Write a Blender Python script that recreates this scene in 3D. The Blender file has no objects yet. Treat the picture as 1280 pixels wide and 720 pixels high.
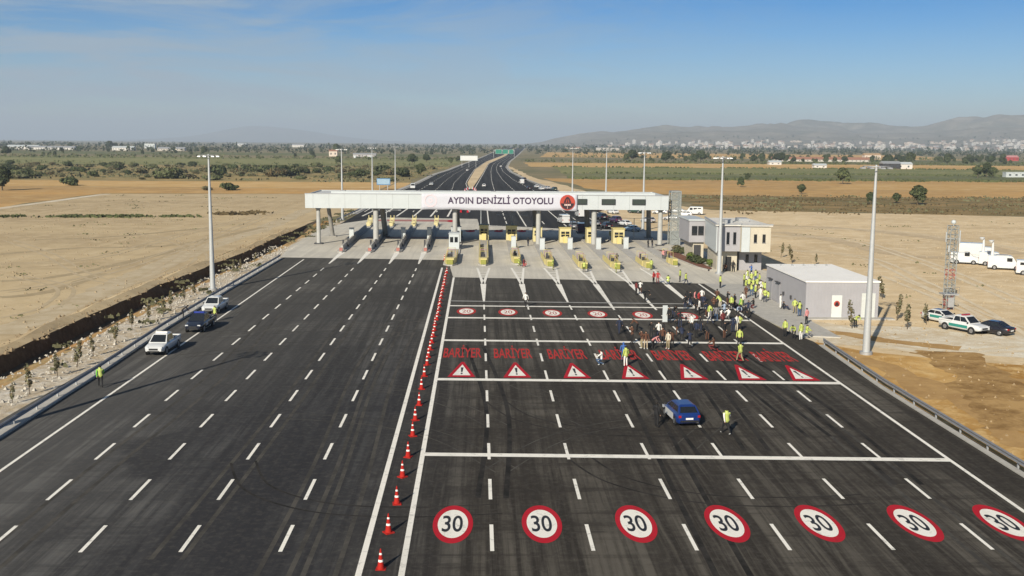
import bpy, bmesh, math, random
from mathutils import Vector, Matrix, noise
random.seed(7)
PI = math.pi
S = bpy.context.scene
COL = S.collection

# ------------------------------------------------------------------ camera
FPX, CAMH = 1300.0, 20.0                     # focal length in photo pixels (1280 wide), drone height
PITCH, YAW, ROLL = math.radians(7.95), math.radians(1.6), math.radians(0.45)
_f = Vector((math.sin(YAW)*math.cos(PITCH), math.cos(YAW)*math.cos(PITCH), -math.sin(PITCH)))
_r = Vector((math.cos(YAW), -math.sin(YAW), 0)); _d = _f.cross(_r)
_R = _r*math.cos(ROLL) - _d*math.sin(ROLL); _D = _r*math.sin(ROLL) + _d*math.cos(ROLL)
cam_d = bpy.data.cameras.new('camera'); cam = bpy.data.objects.new('camera', cam_d); COL.objects.link(cam)
cam_d.sensor_width = 36; cam_d.lens = 36*FPX/1280; cam_d.clip_start = 0.5; cam_d.clip_end = 60000
m = Matrix((( _R.x, -_D.x, -_f.x, 0), (_R.y, -_D.y, -_f.y, 0), (_R.z, -_D.z, -_f.z, CAMH), (0, 0, 0, 1)))
cam.matrix_world = m; S.camera = cam

def G(px, py, z=0.0):                         # where the photo's pixel meets the ground
    v = _R*((px-640)/FPX) + _D*((py-360)/FPX) + _f
    t = (z-CAMH)/v.z
    return Vector((t*v.x, t*v.y, z))

# ------------------------------------------------------------------ light
SUN_EL, SUN_AZ = math.radians(27), math.radians(205)     # azimuth clockwise from +Y: behind the camera, to the left
W = bpy.data.worlds.new('World'); S.world = W; W.use_nodes = True
nt = W.node_tree; nt.nodes.clear()
def wn(t, **k):
    n = nt.nodes.new(t)
    for a, b in k.items(): setattr(n, a, b)
    return n
out = wn('ShaderNodeOutputWorld'); bg = wn('ShaderNodeBackground')
sky = wn('ShaderNodeTexSky', sky_type='NISHITA', sun_disc=False)
sky.sun_elevation = SUN_EL; sky.sun_rotation = SUN_AZ; sky.altitude = 50; sky.air_density = 1.0; sky.dust_density = 0.6; sky.ozone_density = 3.0
tc = wn('ShaderNodeTexCoord'); mp = wn('ShaderNodeMapping'); mp.inputs['Scale'].default_value = (1.7, 1.7, 9.0); mp.inputs['Rotation'].default_value = (0.0, 0.30, 0.0)
n1 = wn('ShaderNodeTexNoise'); n1.inputs['Scale'].default_value = 2.2; n1.inputs['Detail'].default_value = 8; n1.inputs['Roughness'].default_value = 0.66; n1.inputs['Distortion'].default_value = 1.3
rp = wn('ShaderNodeValToRGB'); rp.color_ramp.elements[0].position = 0.40; rp.color_ramp.elements[1].position = 0.60
sx = wn('ShaderNodeSeparateXYZ')
mx = wn('ShaderNodeMapRange'); mx.inputs['From Min'].default_value = 0.30; mx.inputs['From Max'].default_value = -0.30; mx.inputs['To Min'].default_value = 0.05; mx.inputs['To Max'].default_value = 0.85
mul = wn('ShaderNodeMath', operation='MULTIPLY'); mixc = wn('ShaderNodeMixRGB'); mixc.inputs['Color2'].default_value = (4.9, 6.2, 7.5, 1)
L = nt.links.new
L(tc.outputs['Generated'], mp.inputs['Vector']); L(mp.outputs['Vector'], n1.inputs['Vector']); L(n1.outputs['Fac'], rp.inputs['Fac'])
L(tc.outputs['Generated'], sx.inputs['Vector']); L(sx.outputs['X'], mx.inputs['Value'])
L(rp.outputs['Color'], mul.inputs[0]); L(mx.outputs['Result'], mul.inputs[1])
gr = wn('ShaderNodeValToRGB'); cr = gr.color_ramp               # clear deep sky above a pale dusty horizon
for i_, (p_, c_) in enumerate(((0.0, (1.40,1.46,1.58,1)), (0.045, (0.84,1.16,1.52,1)), (0.125, (0.19,0.72,1.28,1)), (0.40, (0.40,0.55,0.72,1)))):
    e_ = cr.elements[i_] if i_ < 2 else cr.elements.new(p_)
    e_.position = p_; e_.color = c_
gm = wn('ShaderNodeMixRGB', blend_type='MULTIPLY'); gm.inputs['Fac'].default_value = 1.0
L(sx.outputs['Z'], gr.inputs['Fac']); L(sky.outputs['Color'], gm.inputs['Color1']); L(gr.outputs['Color'], gm.inputs['Color2'])
L(gm.outputs['Color'], mixc.inputs['Color1']); L(mul.outputs['Value'], mixc.inputs['Fac'])
L(mixc.outputs['Color'], bg.inputs['Color']); bg.inputs['Strength'].default_value = 0.056
L(bg.outputs['Background'], out.inputs['Surface'])
sd = bpy.data.lights.new('sun', 'SUN'); sd.energy = 5.0; sd.angle = math.radians(0.5); sd.color = (1.0, 0.91, 0.755)
sun = bpy.data.objects.new('sun', sd); COL.objects.link(sun)
to_sun = Vector((math.sin(SUN_AZ)*math.cos(SUN_EL), math.cos(SUN_AZ)*math.cos(SUN_EL), math.sin(SUN_EL)))
sun.rotation_euler = to_sun.to_track_quat('Z', 'Y').to_euler()
S.view_settings.view_transform = 'Standard'; S.view_settings.look = 'None'; S.view_settings.gamma = 1.0
S.view_settings.exposure = 0.35; S.view_settings.use_curve_mapping = False
S.cycles.max_bounces = 5; S.cycles.diffuse_bounces = 2; S.cycles.glossy_bounces = 2; S.cycles.transmission_bounces = 3
S.cycles.volume_bounces = 0; S.cycles.transparent_max_bounces = 8
S.cycles.use_denoising = True

# ------------------------------------------------------------------ materials
def srgb(r, g, b):
    f = lambda c: (c/255/12.92) if c/255 <= 0.04045 else ((c/255+0.055)/1.055)**2.4
    return (f(r), f(g), f(b), 1)
def col(c): return tuple(c) if len(c) == 4 else tuple(c)+(1,)
def mat(name, c, rough=0.7, metal=0.0, var=0.12, scale=3.0, spec=0.4, c2=None, bump=0.0, coat=0.0, obj_rand=0.0):
    M = bpy.data.materials.new(name); M.use_nodes = True
    t = M.node_tree; b = t.nodes['Principled BSDF']
    b.inputs['Roughness'].default_value = rough; b.inputs['Metallic'].default_value = metal
    b.inputs['Specular IOR Level'].default_value = spec; b.inputs['Coat Weight'].default_value = coat
    c = col(c); c2 = col(c2) if c2 else tuple(x*(1-2*var) for x in c[:3])+(1,)
    co = t.nodes.new('ShaderNodeTexCoord'); n = t.nodes.new('ShaderNodeTexNoise')
    n.inputs['Scale'].default_value = scale; n.inputs['Detail'].default_value = 5; n.inputs['Roughness'].default_value = 0.65
    r = t.nodes.new('ShaderNodeMapRange'); r.inputs['From Min'].default_value = 0.3; r.inputs['From Max'].default_value = 0.7
    x = t.nodes.new('ShaderNodeMixRGB'); x.inputs['Color1'].default_value = c; x.inputs['Color2'].default_value = c2
    t.links.new(co.outputs['Object'], n.inputs['Vector']); t.links.new(n.outputs['Fac'], r.inputs['Value'])
    t.links.new(r.outputs['Result'], x.inputs['Fac'])
    last = x.outputs['Color']
    if obj_rand:
        oi = t.nodes.new('ShaderNodeObjectInfo'); hs = t.nodes.new('ShaderNodeHueSaturation')
        q = t.nodes.new('ShaderNodeMapRange'); q.inputs['To Min'].default_value = 1-obj_rand; q.inputs['To Max'].default_value = 1+obj_rand
        t.links.new(oi.outputs['Random'], q.inputs['Value']); t.links.new(q.outputs['Result'], hs.inputs['Value'])
        t.links.new(last, hs.inputs['Color']); last = hs.outputs['Color']
    t.links.new(last, b.inputs['Base Color'])
    if bump:
        bp = t.nodes.new('ShaderNodeBump'); bp.inputs['Strength'].default_value = bump; bp.inputs['Distance'].default_value = 0.05
        t.links.new(n.outputs['Fac'], bp.inputs['Height']); t.links.new(bp.outputs['Normal'], b.inputs['Normal'])
    return M

class NT:                                            # small helper for longer node graphs
    def __init__(s, name, rough=0.9, spec=0.2):
        s.M = bpy.data.materials.new(name); s.M.use_nodes = True; s.t = s.M.node_tree; s.b = s.t.nodes['Principled BSDF']
        s.b.inputs['Roughness'].default_value = rough; s.b.inputs['Specular IOR Level'].default_value = spec
        s.co = s.t.nodes.new('ShaderNodeTexCoord').outputs['Object']
    def noise(s, scale, stretch=(1,1,1), detail=5, rough=0.6, dist=0.0, rot=0.0):
        mpn = s.t.nodes.new('ShaderNodeMapping'); mpn.inputs['Scale'].default_value = stretch; mpn.inputs['Rotation'].default_value = (0,0,rot)
        n = s.t.nodes.new('ShaderNodeTexNoise'); n.inputs['Scale'].default_value = scale; n.inputs['Detail'].default_value = detail
        n.inputs['Roughness'].default_value = rough; n.inputs['Distortion'].default_value = dist
        s.t.links.new(s.co, mpn.inputs['Vector']); s.t.links.new(mpn.outputs['Vector'], n.inputs['Vector'])
        return n.outputs['Fac']
    def rng(s, v, a, b, c=0.0, d=1.0):
        r = s.t.nodes.new('ShaderNodeMapRange')
        for k, q in zip(('From Min','From Max','To Min','To Max'), (a,b,c,d)): r.inputs[k].default_value = q
        s.t.links.new(v, r.inputs['Value']); return r.outputs['Result']
    def mix(s, f, a, b, mode='MIX'):
        x = s.t.nodes.new('ShaderNodeMixRGB'); x.blend_type = mode
        for k, q in (('Fac', f), ('Color1', a), ('Color2', b)):
            if isinstance(q, (int, float)): x.inputs[k].default_value = q
            elif isinstance(q, (tuple, list)): x.inputs[k].default_value = col(q)
            else: s.t.links.new(q, x.inputs[k])
        return x.outputs['Color']
    def math(s, op, a, b=0.0):
        x = s.t.nodes.new('ShaderNodeMath'); x.operation = op
        for i, q in enumerate((a, b)):
            if isinstance(q, (int, float)): x.inputs[i].default_value = q
            else: s.t.links.new(q, x.inputs[i])
        return x.outputs['Value']
    def xyz(s):
        q = s.t.nodes.new('ShaderNodeSeparateXYZ'); s.t.links.new(s.co, q.inputs['Vector']); return q.outputs
    def done(s, c, bump=None, strength=0.3, dist=0.1):
        s.t.links.new(c, s.b.inputs['Base Color'])
        if bump is not None:
            bp = s.t.nodes.new('ShaderNodeBump'); bp.inputs['Strength'].default_value = strength; bp.inputs['Distance'].default_value = dist
            s.t.links.new(bump, bp.inputs['Height']); s.t.links.new(bp.outputs['Normal'], s.b.inputs['Normal'])
        return s.M

def soil(name, a, b, c, s1=0.02, s2=0.3, stretch=(1,1,1), rot=0.0, rows=0.0, bump=0.4):
    k = NT(name, 0.95, 0.1)
    big = k.rng(k.noise(s1, stretch, 6, 0.66, 0.8, rot), 0.42, 0.60); fine = k.noise(s2, (1,1,1), 7, 0.7)
    cc = k.mix(big, a, b); cc = k.mix(k.rng(fine, 0.46, 0.66), cc, c)
    mid = k.noise(s2*0.32, (1,1,1), 6, 0.72, 1.0); cc = k.mix(k.rng(mid, 0.46, 0.60, 0, 0.55), cc, b)
    if rows:
        rw = k.noise(rows, (1, 0.03, 1), 3, 0.5, 0.2, rot); cc = k.mix(k.rng(rw, 0.5, 0.72, 0, 0.45), cc, c)
    return k.done(cc, fine, bump, 0.3)

M_ASPH = NT('asphalt', 0.95, 0.05)
def _asph(k):
    X = k.xyz()
    streak = k.noise(1.0, (1.6, 0.03, 1), 6, 0.7, 0.12)
    streak2 = k.noise(1.0, (0.38, 0.012, 1), 5, 0.62, 0.5)
    cross = k.noise(1.0, (0.028, 0.55, 1), 6, 0.68, 0.6)
    diag = k.noise(1.0, (0.9, 0.05, 1), 5, 0.68, 0.8, 0.55)
    patch = k.noise(0.04, (1, 0.8, 1), 5, 0.55, 1.2)
    grain = k.noise(2.2, (1,1,1), 6, 0.75)
    base = k.mix(k.rng(X['X'], -8, 0), (0.090,0.089,0.087), (0.102,0.092,0.077))
    dark = k.mix(k.rng(X['X'], -8, 0), (0.033,0.033,0.035), (0.034,0.030,0.026))
    left = k.rng(X['X'], -13, -27, 0, 0.75)                   # older, dustier lanes to the far left
    base = k.mix(left, base, (0.138,0.134,0.126)); dark = k.mix(left, dark, (0.084,0.082,0.079))
    farq = k.rng(X['Y'], 72, 150, 0, 0.75)                    # dusty towards the apron
    base = k.mix(farq, base, (0.115,0.108,0.096)); dark = k.mix(farq, dark, (0.060,0.057,0.051))
    f = k.rng(streak, 0.41, 0.60)
    c = k.mix(f, dark, base)
    c = k.mix(k.rng(streak2, 0.49, 0.58, 0, 0.75), c, dark)
    c = k.mix(k.rng(cross, 0.50, 0.60, 0, 0.65), c, dark)
    c = k.mix(k.rng(diag, 0.54, 0.64, 0, 0.6), c, base)
    c = k.mix(k.rng(patch, 0.47, 0.53, 0.0, 0.6), c, dark)
    edge = k.math('ADD', X['X'], k.math('MULTIPLY', k.rng(patch, 0.3, 0.7, -1, 1), 7.0))
    edgy = k.math('ADD', X['Y'], k.math('MULTIPLY', k.rng(patch, 0.35, 0.65, -1, 1), 12.0))
    zone = k.math('MULTIPLY', k.rng(edge, -23, -20.5), k.math('MULTIPLY', k.rng(edge, -6.5, -8.5), k.rng(edgy, 92, 70)))
    c = k.mix(k.math('MULTIPLY', zone, 0.62), c, (0.030,0.030,0.033))           # newer, blacker surfacing
    c = k.mix(k.rng(grain, 0.48, 0.78, 0, 0.32), c, (0.16,0.146,0.126))
    return k.done(c, grain, 0.15, 0.02)
_asph(M_ASPH); M_ASPH = M_ASPH.M
def _hw():
    k = NT('highway_asphalt', 0.9, 0.1); st = k.noise(1.0, (0.6, 0.01, 1), 4, 0.6, 0.2)
    return k.done(k.mix(k.rng(st, 0.35, 0.68), (0.026,0.026,0.027), (0.050,0.049,0.048)))
M_HWY = _hw()
def _conc():
    k = NT('concrete_apron', 0.85, 0.25); st = k.noise(1.0, (0.9, 0.03, 1), 5, 0.65, 0.2); bl = k.noise(0.12, (1,1,1), 6, 0.65, 0.6)
    c = k.mix(k.rng(st, 0.35, 0.7), (0.60,0.56,0.475), (0.46,0.43,0.37)); c = k.mix(k.rng(bl, 0.45, 0.7, 0, 0.6), c, (0.38,0.36,0.32))
    return k.done(c, bl, 0.1, 0.02)
M_APRON = _conc()
M_WHITE = mat('road_paint_white', (0.80,0.77,0.70), 0.8, spec=.1, var=0.11, scale=1.6)
def worn(name, c, c2, lo, hi, sc=1.4):
    k = NT(name, 0.9, 0.08); n = k.noise(sc, (1,1,1), 8, 0.78); g = k.noise(0.4, (1.5,.1,1), 4, 0.6)
    return k.done(k.mix(k.rng(g, .5, .7, 0, .35), k.mix(k.rng(n, lo, hi), c, c2), tuple(x*.6 for x in c)))
M_WHITE = worn('road_paint_white_worn', (0.80,0.77,0.70), (0.30,0.29,0.27), 0.54, 0.72)
M_WHITEF = mat('road_paint_worn', (0.40,0.39,0.36), 0.7, var=0.2, scale=1.2)
M_RED = mat('road_paint_red', (0.43,0.016,0.03), 0.9, spec=.05, var=0.12, scale=1.5)
M_REDW = mat('road_paint_red_worn', (0.52,0.028,0.030), 0.9, c2=(0.30,0.05,0.045), scale=2.2, spec=.05)
M_RED = worn('road_paint_red_scuffed', (0.43,0.016,0.03), (0.20,0.03,0.03), 0.53, 0.72, 1.1)
M_BLK = mat('road_paint_black', (0.02,0.02,0.022), 0.6)
M_PINK = mat('road_paint_faded_red', (0.45,0.18,0.15), 0.7, scale=1.0)
M_GALV = mat('galvanised_steel', (0.42,0.43,0.44), 0.5, 0.35, var=0.1)
M_RAIL = mat('guardrail_steel', (0.30,0.30,0.31), 0.55, 0.45, var=0.12)
M_MAST = mat('mast_grey', (0.46,0.48,0.49), 0.5, 0.2, var=0.06)
M_DARK = mat('dark_grey_metal', (0.05,0.05,0.055), 0.5, var=0.1)
M_WALLW = mat('white_cladding', (0.49,0.525,0.535), 0.5, var=0.04, scale=0.8)
M_WALLG = mat('grey_cladding', (0.345,0.34,0.36), 0.55, var=0.05, scale=0.8)
M_CREAM = mat('cream_render', (0.52,0.475,0.38), 0.8, var=0.06, scale=0.7)
M_GLASS = mat('dark_glass', (0.015,0.018,0.022), 0.08, spec=0.6, var=0.1)
M_YEL = mat('yellow_paint', (0.62,0.51,0.16), 0.55, var=0.1, c2=(0.56,0.49,0.25), scale=1.2)
M_YEL2 = mat('pale_yellow_panel', (0.60,0.53,0.28), 0.6, var=0.08)
M_OLIVE = mat('olive_nose', (0.30,0.30,0.06), 0.6)
M_CONC = mat('kerb_concrete', (0.46,0.44,0.40), 0.85, var=0.12, scale=1.0)
M_COLSH = mat('column_paint_shaded', (0.30,0.29,0.27), 0.85, var=0.15, scale=1.0)  # rear canopy columns: shade under the roof put into a darker colour
M_COL = mat('column_paint', (0.42,0.42,0.40), 0.6, var=0.1, scale=0.8)
M_CONE = mat('cone_red', (0.40,0.022,0.016), 0.7, spec=.1, var=0.08)
M_CONEW = mat('cone_white_band', (0.8,0.78,0.74), 0.5, var=0.03)
M_BANNER = mat('banner_cloth', (0.52,0.525,0.58), 0.8, var=0.03, scale=0.5)
M_LETTER = mat('banner_letter', (0.045,0.022,0.06), 0.7)
M_SCREEN = mat('matrix_sign_off', (0.045,0.06,0.05), 0.35, var=0.15, scale=4)
M_BARK = mat('bark', (0.13,0.10,0.07), 0.9, var=0.2, scale=4)
M_TYRE = mat('tyre_rubber', (0.012,0.012,0.012), 0.8); M_RIM = mat('alloy_rim', (0.38,0.38,0.39), 0.35, 0.7)
M_LAMP = mat('headlamp_lens', (0.62,0.64,0.66), 0.15, spec=0.7, var=0.03); M_TAIL = mat('tail_lamp_lens', (0.35,0.012,0.015), 0.2)
M_PLATE = mat('number_plate', (0.72,0.72,0.70), 0.5, var=0.02); M_TRIM = mat('black_trim', (0.02,0.02,0.021), 0.6)
def leafmat(name, a, b, r=0.25): return mat(name, a, 0.75, c2=b, scale=0.9, spec=0.2, obj_rand=r)
M_LEAF = leafmat('leaf_dark', (0.058,0.074,0.032), (0.034,0.046,0.022))
M_LEAFM = leafmat('leaf_mid', (0.105,0.118,0.048), (0.062,0.075,0.032))
M_LEAFD = leafmat('leaf_dusty', (0.15,0.145,0.078), (0.10,0.10,0.056))
M_LEAFL = leafmat('leaf_bright', (0.12,0.17,0.025), (0.07,0.11,0.02))
M_DRY = leafmat('leaf_dry', (0.15,0.11,0.055), (0.09,0.07,0.035))

# ------------------------------------------------------------------ mesh helpers
class MB:
    def __init__(s): s.v, s.f, s.m, s.sm = [], [], [], []
    def add(s, vs, fs, mi=0, smooth=False):
        o = len(s.v); s.v += [tuple(p) for p in vs]
        for f in fs: s.f.append(tuple(i+o for i in f)); s.m.append(mi); s.sm.append(smooth)
        return s
    def box(s, x0, x1, y0, y1, z0, z1, mi=0, top=None):
        t = top or (1, 1); cx, cy = (x0+x1)/2, (y0+y1)/2
        q = lambda x, y, z, k: (cx+(x-cx)*k[0], cy+(y-cy)*k[1], z)
        vs = [q(x0,y0,z0,(1,1)), q(x1,y0,z0,(1,1)), q(x1,y1,z0,(1,1)), q(x0,y1,z0,(1,1)), q(x0,y0,z1,t), q(x1,y0,z1,t), q(x1,y1,z1,t), q(x0,y1,z1,t)]
        return s.add(vs, [(0,3,2,1),(4,5,6,7),(0,1,5,4),(1,2,6,5),(2,3,7,6),(3,0,4,7)], mi)
    def tube(s, pts, rads, n=8, mi=0, caps=True, smooth=True):
        pts = [Vector(p) for p in pts]
        if not isinstance(rads, (list, tuple)): rads = [rads]*len(pts)
        vs, fs = [], []
        for i, p in enumerate(pts):
            d = (pts[min(i+1, len(pts)-1)]-pts[max(i-1, 0)]).normalized()
            a = d.cross(Vector((0,0,1)) if abs(d.z) < 0.9 else Vector((0,1,0))).normalized(); b = d.cross(a)
            for k in range(n):
                w = 2*PI*k/n; vs.append(p+(a*math.cos(w)+b*math.sin(w))*rads[i])
        for i in range(len(pts)-1):
            for k in range(n):
                fs.append((i*n+k, i*n+(k+1)%n, (i+1)*n+(k+1)%n, (i+1)*n+k))
        s.add(vs, fs, mi, smooth)
        if caps:
            s.add(vs[:n], [tuple(range(n))], mi); s.add(vs[-n:], [tuple(range(n))[::-1]], mi)
        return s
    def prism(s, poly, z0, z1, mi=0):                # vertical prism over a plan polygon
        n = len(poly); vs = [(p[0], p[1], z0) for p in poly]+[(p[0], p[1], z1) for p in poly]
        fs = [tuple(range(n))[::-1], tuple(range(n, 2*n))]+[(i, (i+1)%n, n+(i+1)%n, n+i) for i in range(n)]
        return s.add(vs, fs, mi)
    def poly(s, pts, z=0.0, mi=0): return s.add([(p[0], p[1], z) for p in pts], [tuple(range(len(pts)))], mi)
    def ext(s, prof, a, b, axis='x', mi=0):          # extrude a (u, z) outline from a to b along an axis
        n = len(prof); g = (lambda t, p: (t, p[0], p[1])) if axis == 'x' else (lambda t, p: (p[0], t, p[1]))
        vs = [g(a, p) for p in prof]+[g(b, p) for p in prof]
        return s.add(vs, [tuple(range(n)), tuple(range(n, 2*n))[::-1]]+[(i, n+i, n+(i+1)%n, (i+1)%n) for i in range(n)], mi)
    def mesh(s, name, mats, fix=True):
        me = bpy.data.meshes.new(name); me.from_pydata(s.v, [], s.f)
        for q in (mats if isinstance(mats, (list, tuple)) else [mats]): me.materials.append(q)
        me.polygons.foreach_set('material_index', s.m); me.polygons.foreach_set('use_smooth', s.sm); me.update()
        if fix:
            b = bmesh.new(); b.from_mesh(me); bmesh.ops.recalc_face_normals(b, faces=b.faces); b.to_mesh(me); b.free()
        return me
    def build(s, name, mats, parent=None, fix=True): return link(name, s.mesh(name, mats, fix), parent)
def link(name, me, parent=None, loc=None, rz=None):
    o = bpy.data.objects.new(name, me); COL.objects.link(o)
    if parent: o.parent = parent
    if loc is not None: o.location = loc
    if rz is not None: o.rotation_euler = (0, 0, rz)
    return o
def tag(o, label=None, cat=None, group=None, kind=None):
    for k, v in (('label', label), ('category', cat), ('group', group), ('kind', kind)):
        if v: o[k] = v
    return o
def thing(name, label, cat, loc=(0,0,0), rz=0.0, group=None):
    return tag(link(name, None, None, loc, rz), label, cat, group)
def struct(name, mb, m, parent=None, fix=False):
    o = mb.build(name, m, parent, fix)
    if not parent: o['kind'] = 'structure'
    return o
KIDS = {}
def kids(o): return [c for c in bpy.data.objects if c.parent == o]
def dup(src, loc, rz=0.0, label=None, group=None, repaint=None, scale=None):
    """copy a thing, its parts and their sub-parts"""
    if src.name not in KIDS: KIDS[src.name] = [(c, [(d, kids(d)) for d in kids(c)]) for c in kids(src)]
    r = src.copy(); COL.objects.link(r); r.location = loc; r.rotation_euler = (0, 0, rz)
    if scale is not None: r.scale = (scale,)*3 if isinstance(scale, (int, float)) else scale
    if label: r['label'] = label
    if group: r['group'] = group
    for c, gs in KIDS[src.name]:
        q = c.copy(); COL.objects.link(q); q.parent = r
        if repaint: repaint(q)
        for g, _ in gs:
            h = g.copy(); COL.objects.link(h); h.parent = q
            if repaint: repaint(h)
    return r
def text_mesh(txt, name, m, size=1.0, bold=0.0, spacing=1.0):
    cu = bpy.data.curves.new(name, 'FONT'); cu.body = txt; cu.size = size; cu.align_x = 'CENTER'; cu.offset = bold; cu.space_character = spacing
    o = bpy.data.objects.new(name, cu); COL.objects.link(o)
    dg = bpy.context.evaluated_depsgraph_get(); me = bpy.data.meshes.new_from_object(o.evaluated_get(dg))
    bpy.data.objects.remove(o); bpy.data.curves.remove(cu); me.materials.clear(); me.materials.append(m)
    xs = [v.co.x for v in me.vertices]; ys = [v.co.y for v in me.vertices]
    cx, cy = (min(xs)+max(xs))/2, min(ys)
    w, h = max(xs)-min(xs), max(ys)-min(ys)
    for v in me.vertices: v.co.x = (v.co.x-cx)/w; v.co.y = (v.co.y-cy)/h      # unit box: x -0.5..0.5, y 0..1
    return me
def interp(pts, y):                                   # x on a polyline of (x, y) by y
    for (x0, y0), (x1, y1) in zip(pts, pts[1:]):
        if y0 <= y <= y1: return x0+(x1-x0)*(y-y0)/(y1-y0)
    return pts[0][0] if y < pts[0][1] else pts[-1][0]
def smooth(t): t = max(0.0, min(1.0, t)); return t*t*(3-2*t)

# ------------------------------------------------------------------ terrain
M_BASE = soil('far_plain', (0.26,0.21,0.12), (0.16,0.155,0.085), (0.32,0.25,0.15), 0.006, 0.05, (0.35,1,1))
M_TAN = soil('bare_soil', (0.535,0.415,0.245), (0.41,0.312,0.185), (0.58,0.46,0.285), 0.02, 0.22, (0.25,1,1), rows=0.35)
M_ORNG = soil('orange_soil', (0.53,0.31,0.11), (0.40,0.255,0.11), (0.58,0.39,0.175), 0.012, 0.12, (0.3,1,1))
M_ORNGP = soil('pale_orange_soil', (0.58,0.38,0.16), (0.48,0.295,0.11), (0.62,0.44,0.22), 0.012, 0.1, (0.2,1,1))
M_SCRUB = soil('scrub_grass', (0.34,0.26,0.115), (0.20,0.175,0.078), (0.43,0.305,0.14), 0.02, 0.08, (0.25,1,1))
M_SCRUBR = soil('brown_scrub', (0.27,0.19,0.085), (0.15,0.125,0.055), (0.38,0.25,0.115), 0.03, 0.12, (0.25,1,1))
M_GRN = soil('crop_green', (0.235,0.235,0.10), (0.16,0.175,0.072), (0.32,0.275,0.13), 0.008, 0.06, (0.2,1,1))
M_GRN2 = soil('crop_dark_green', (0.165,0.175,0.08), (0.11,0.125,0.058), (0.25,0.215,0.105), 0.008, 0.06, (0.2,1,1))
M_SAND = soil('yard_sand', (0.68,0.525,0.32), (0.53,0.40,0.235), (0.74,0.605,0.41), 0.035, 0.35, (0.5,1,1), rot=0.5)
M_SANDP = soil('pale_gravel', (0.68,0.61,0.48), (0.54,0.43,0.28), (0.72,0.67,0.56), 0.12, 0.7, (0.4,1,1), rot=0.9)
M_SANDO = soil('ochre_earth', (0.56,0.345,0.125), (0.36,0.195,0.055), (0.66,0.46,0.21), 0.05, 0.5, (1.2,0.35,1), rot=0.6)
M_VERGE = soil('verge_gravel', (0.58,0.52,0.42), (0.42,0.32,0.195), (0.66,0.62,0.55), 0.2, 1.2, (1,0.4,1), bump=0.8)
M_BANK = soil('ditch_bank', (0.40,0.30,0.165), (0.42,0.225,0.085), (0.26,0.20,0.075), 0.12, 0.8, (1,0.5,1), bump=0.9)
M_DITCH = soil('ditch_earth_shaded', (0.115,0.082,0.052), (0.085,0.06,0.038), (0.16,0.12,0.078), 0.2, 1.0, bump=0.9)  # shade of the field-side ditch wall put into a darker earth colour

DITCH = [(-45.2,-80), (-44.9,96), (-45.2,137), (-44.5,164), (-43.4,185), (-42.9,262)]
def ground():
    ys = [-60, 0] + list(range(30, 270, 5)) + [275, 300, 350, 400, 500, 700, 1000, 1600, 2600, 4200, 7000, 25500]
    rnd = random.Random(3)
    cols = []
    for y in ys:
        d = interp(DITCH, y); dep = 1.55*smooth((262-y)/30)*(1 if y > 0 else 1); j = lambda a: rnd.uniform(-a, a)
        lip = d+5.3+j(0.5)
        row = [(-14000,0), (-3000,0), (-500,0), (d-2.6, 0), (d-1.4+j(.3), 0.38*dep*(0.6+j(.35)) ), (d+j(.3), 0.0+j(.05)), (d+0.5+j(.25), -dep*0.95), (d+1.5+j(.2), -dep), (d+3.2+j(.4), -dep*0.55), (lip, -0.05*dep), (-34.6, 0), (0, 0), (36, 0), (500, 0), (3000, 0), (14000, 0)]
        cols.append([(x, y, z) for x, z in row])
    n = len(cols[0]); mb = MB(); vs = [p for r in cols for p in r]
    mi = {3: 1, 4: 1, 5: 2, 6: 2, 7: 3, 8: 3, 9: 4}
    mb.v = vs
    for i in range(len(cols)-1):
        for k in range(n-1):
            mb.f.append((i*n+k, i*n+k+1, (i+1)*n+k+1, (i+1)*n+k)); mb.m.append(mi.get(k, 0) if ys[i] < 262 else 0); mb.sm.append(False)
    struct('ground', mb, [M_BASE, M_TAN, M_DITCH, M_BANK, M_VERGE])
ground()
def sheet(name, pts, z, m, jit=0.0, step=12.0, seed=1):
    rnd = random.Random(seed); out = []
    for i, p in enumerate(pts):
        q = pts[(i+1) % len(pts)]; L_ = math.dist(p, q); n = max(1, min(60, int(L_/step))) if jit else 1
        for k in range(n):
            t = k/n; j = jit if k else 0
            out.append((p[0]+(q[0]-p[0])*t+rnd.uniform(-j, j), p[1]+(q[1]-p[1])*t+rnd.uniform(-j, j)))
    return struct(name, MB().poly(out, z), m)
# left of the motorway
sheet('bare_field', [(-138,-50), (-46.6,-50), (-47.4,140), (-45.6,200), (-44.8,262), (-36,300), (-36,402), (-138,392)], 0.02, M_TAN, 0.4, 9)
sheet('dirt_track', [(-142,180), (-138.2,180), (-138.2,392), (-142,390)], 0.03, M_SANDP, 0.3)
sheet('orange_field', [(-1200,180), (-142.5,180), (-142.5,394), (-36,404), (-36,452), (-1200,430)], 0.015, M_ORNG, 1.5, 20, 2)
sheet('stubble_field', [(-1200,432), (-36,454), (-36,520), (-1500,522)], 0.012, M_ORNGP, 1.5, 20, 3)
sheet('scrubland', [(-2500,524), (-36,522), (-35,640), (-30,860), (-2500,880)], 0.012, M_SCRUB, 4, 30, 4)
sheet('green_field', [(-2500,884), (-30,864), (-18,1250), (-2800,1300)], 0.012, M_GRN, 4, 40, 5)
sheet('far_green_field', [(-3000,1500), (-60,1450), (-30,1750), (-3000,2100)], 0.012, M_GRN2, 4, 40, 6)
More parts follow.
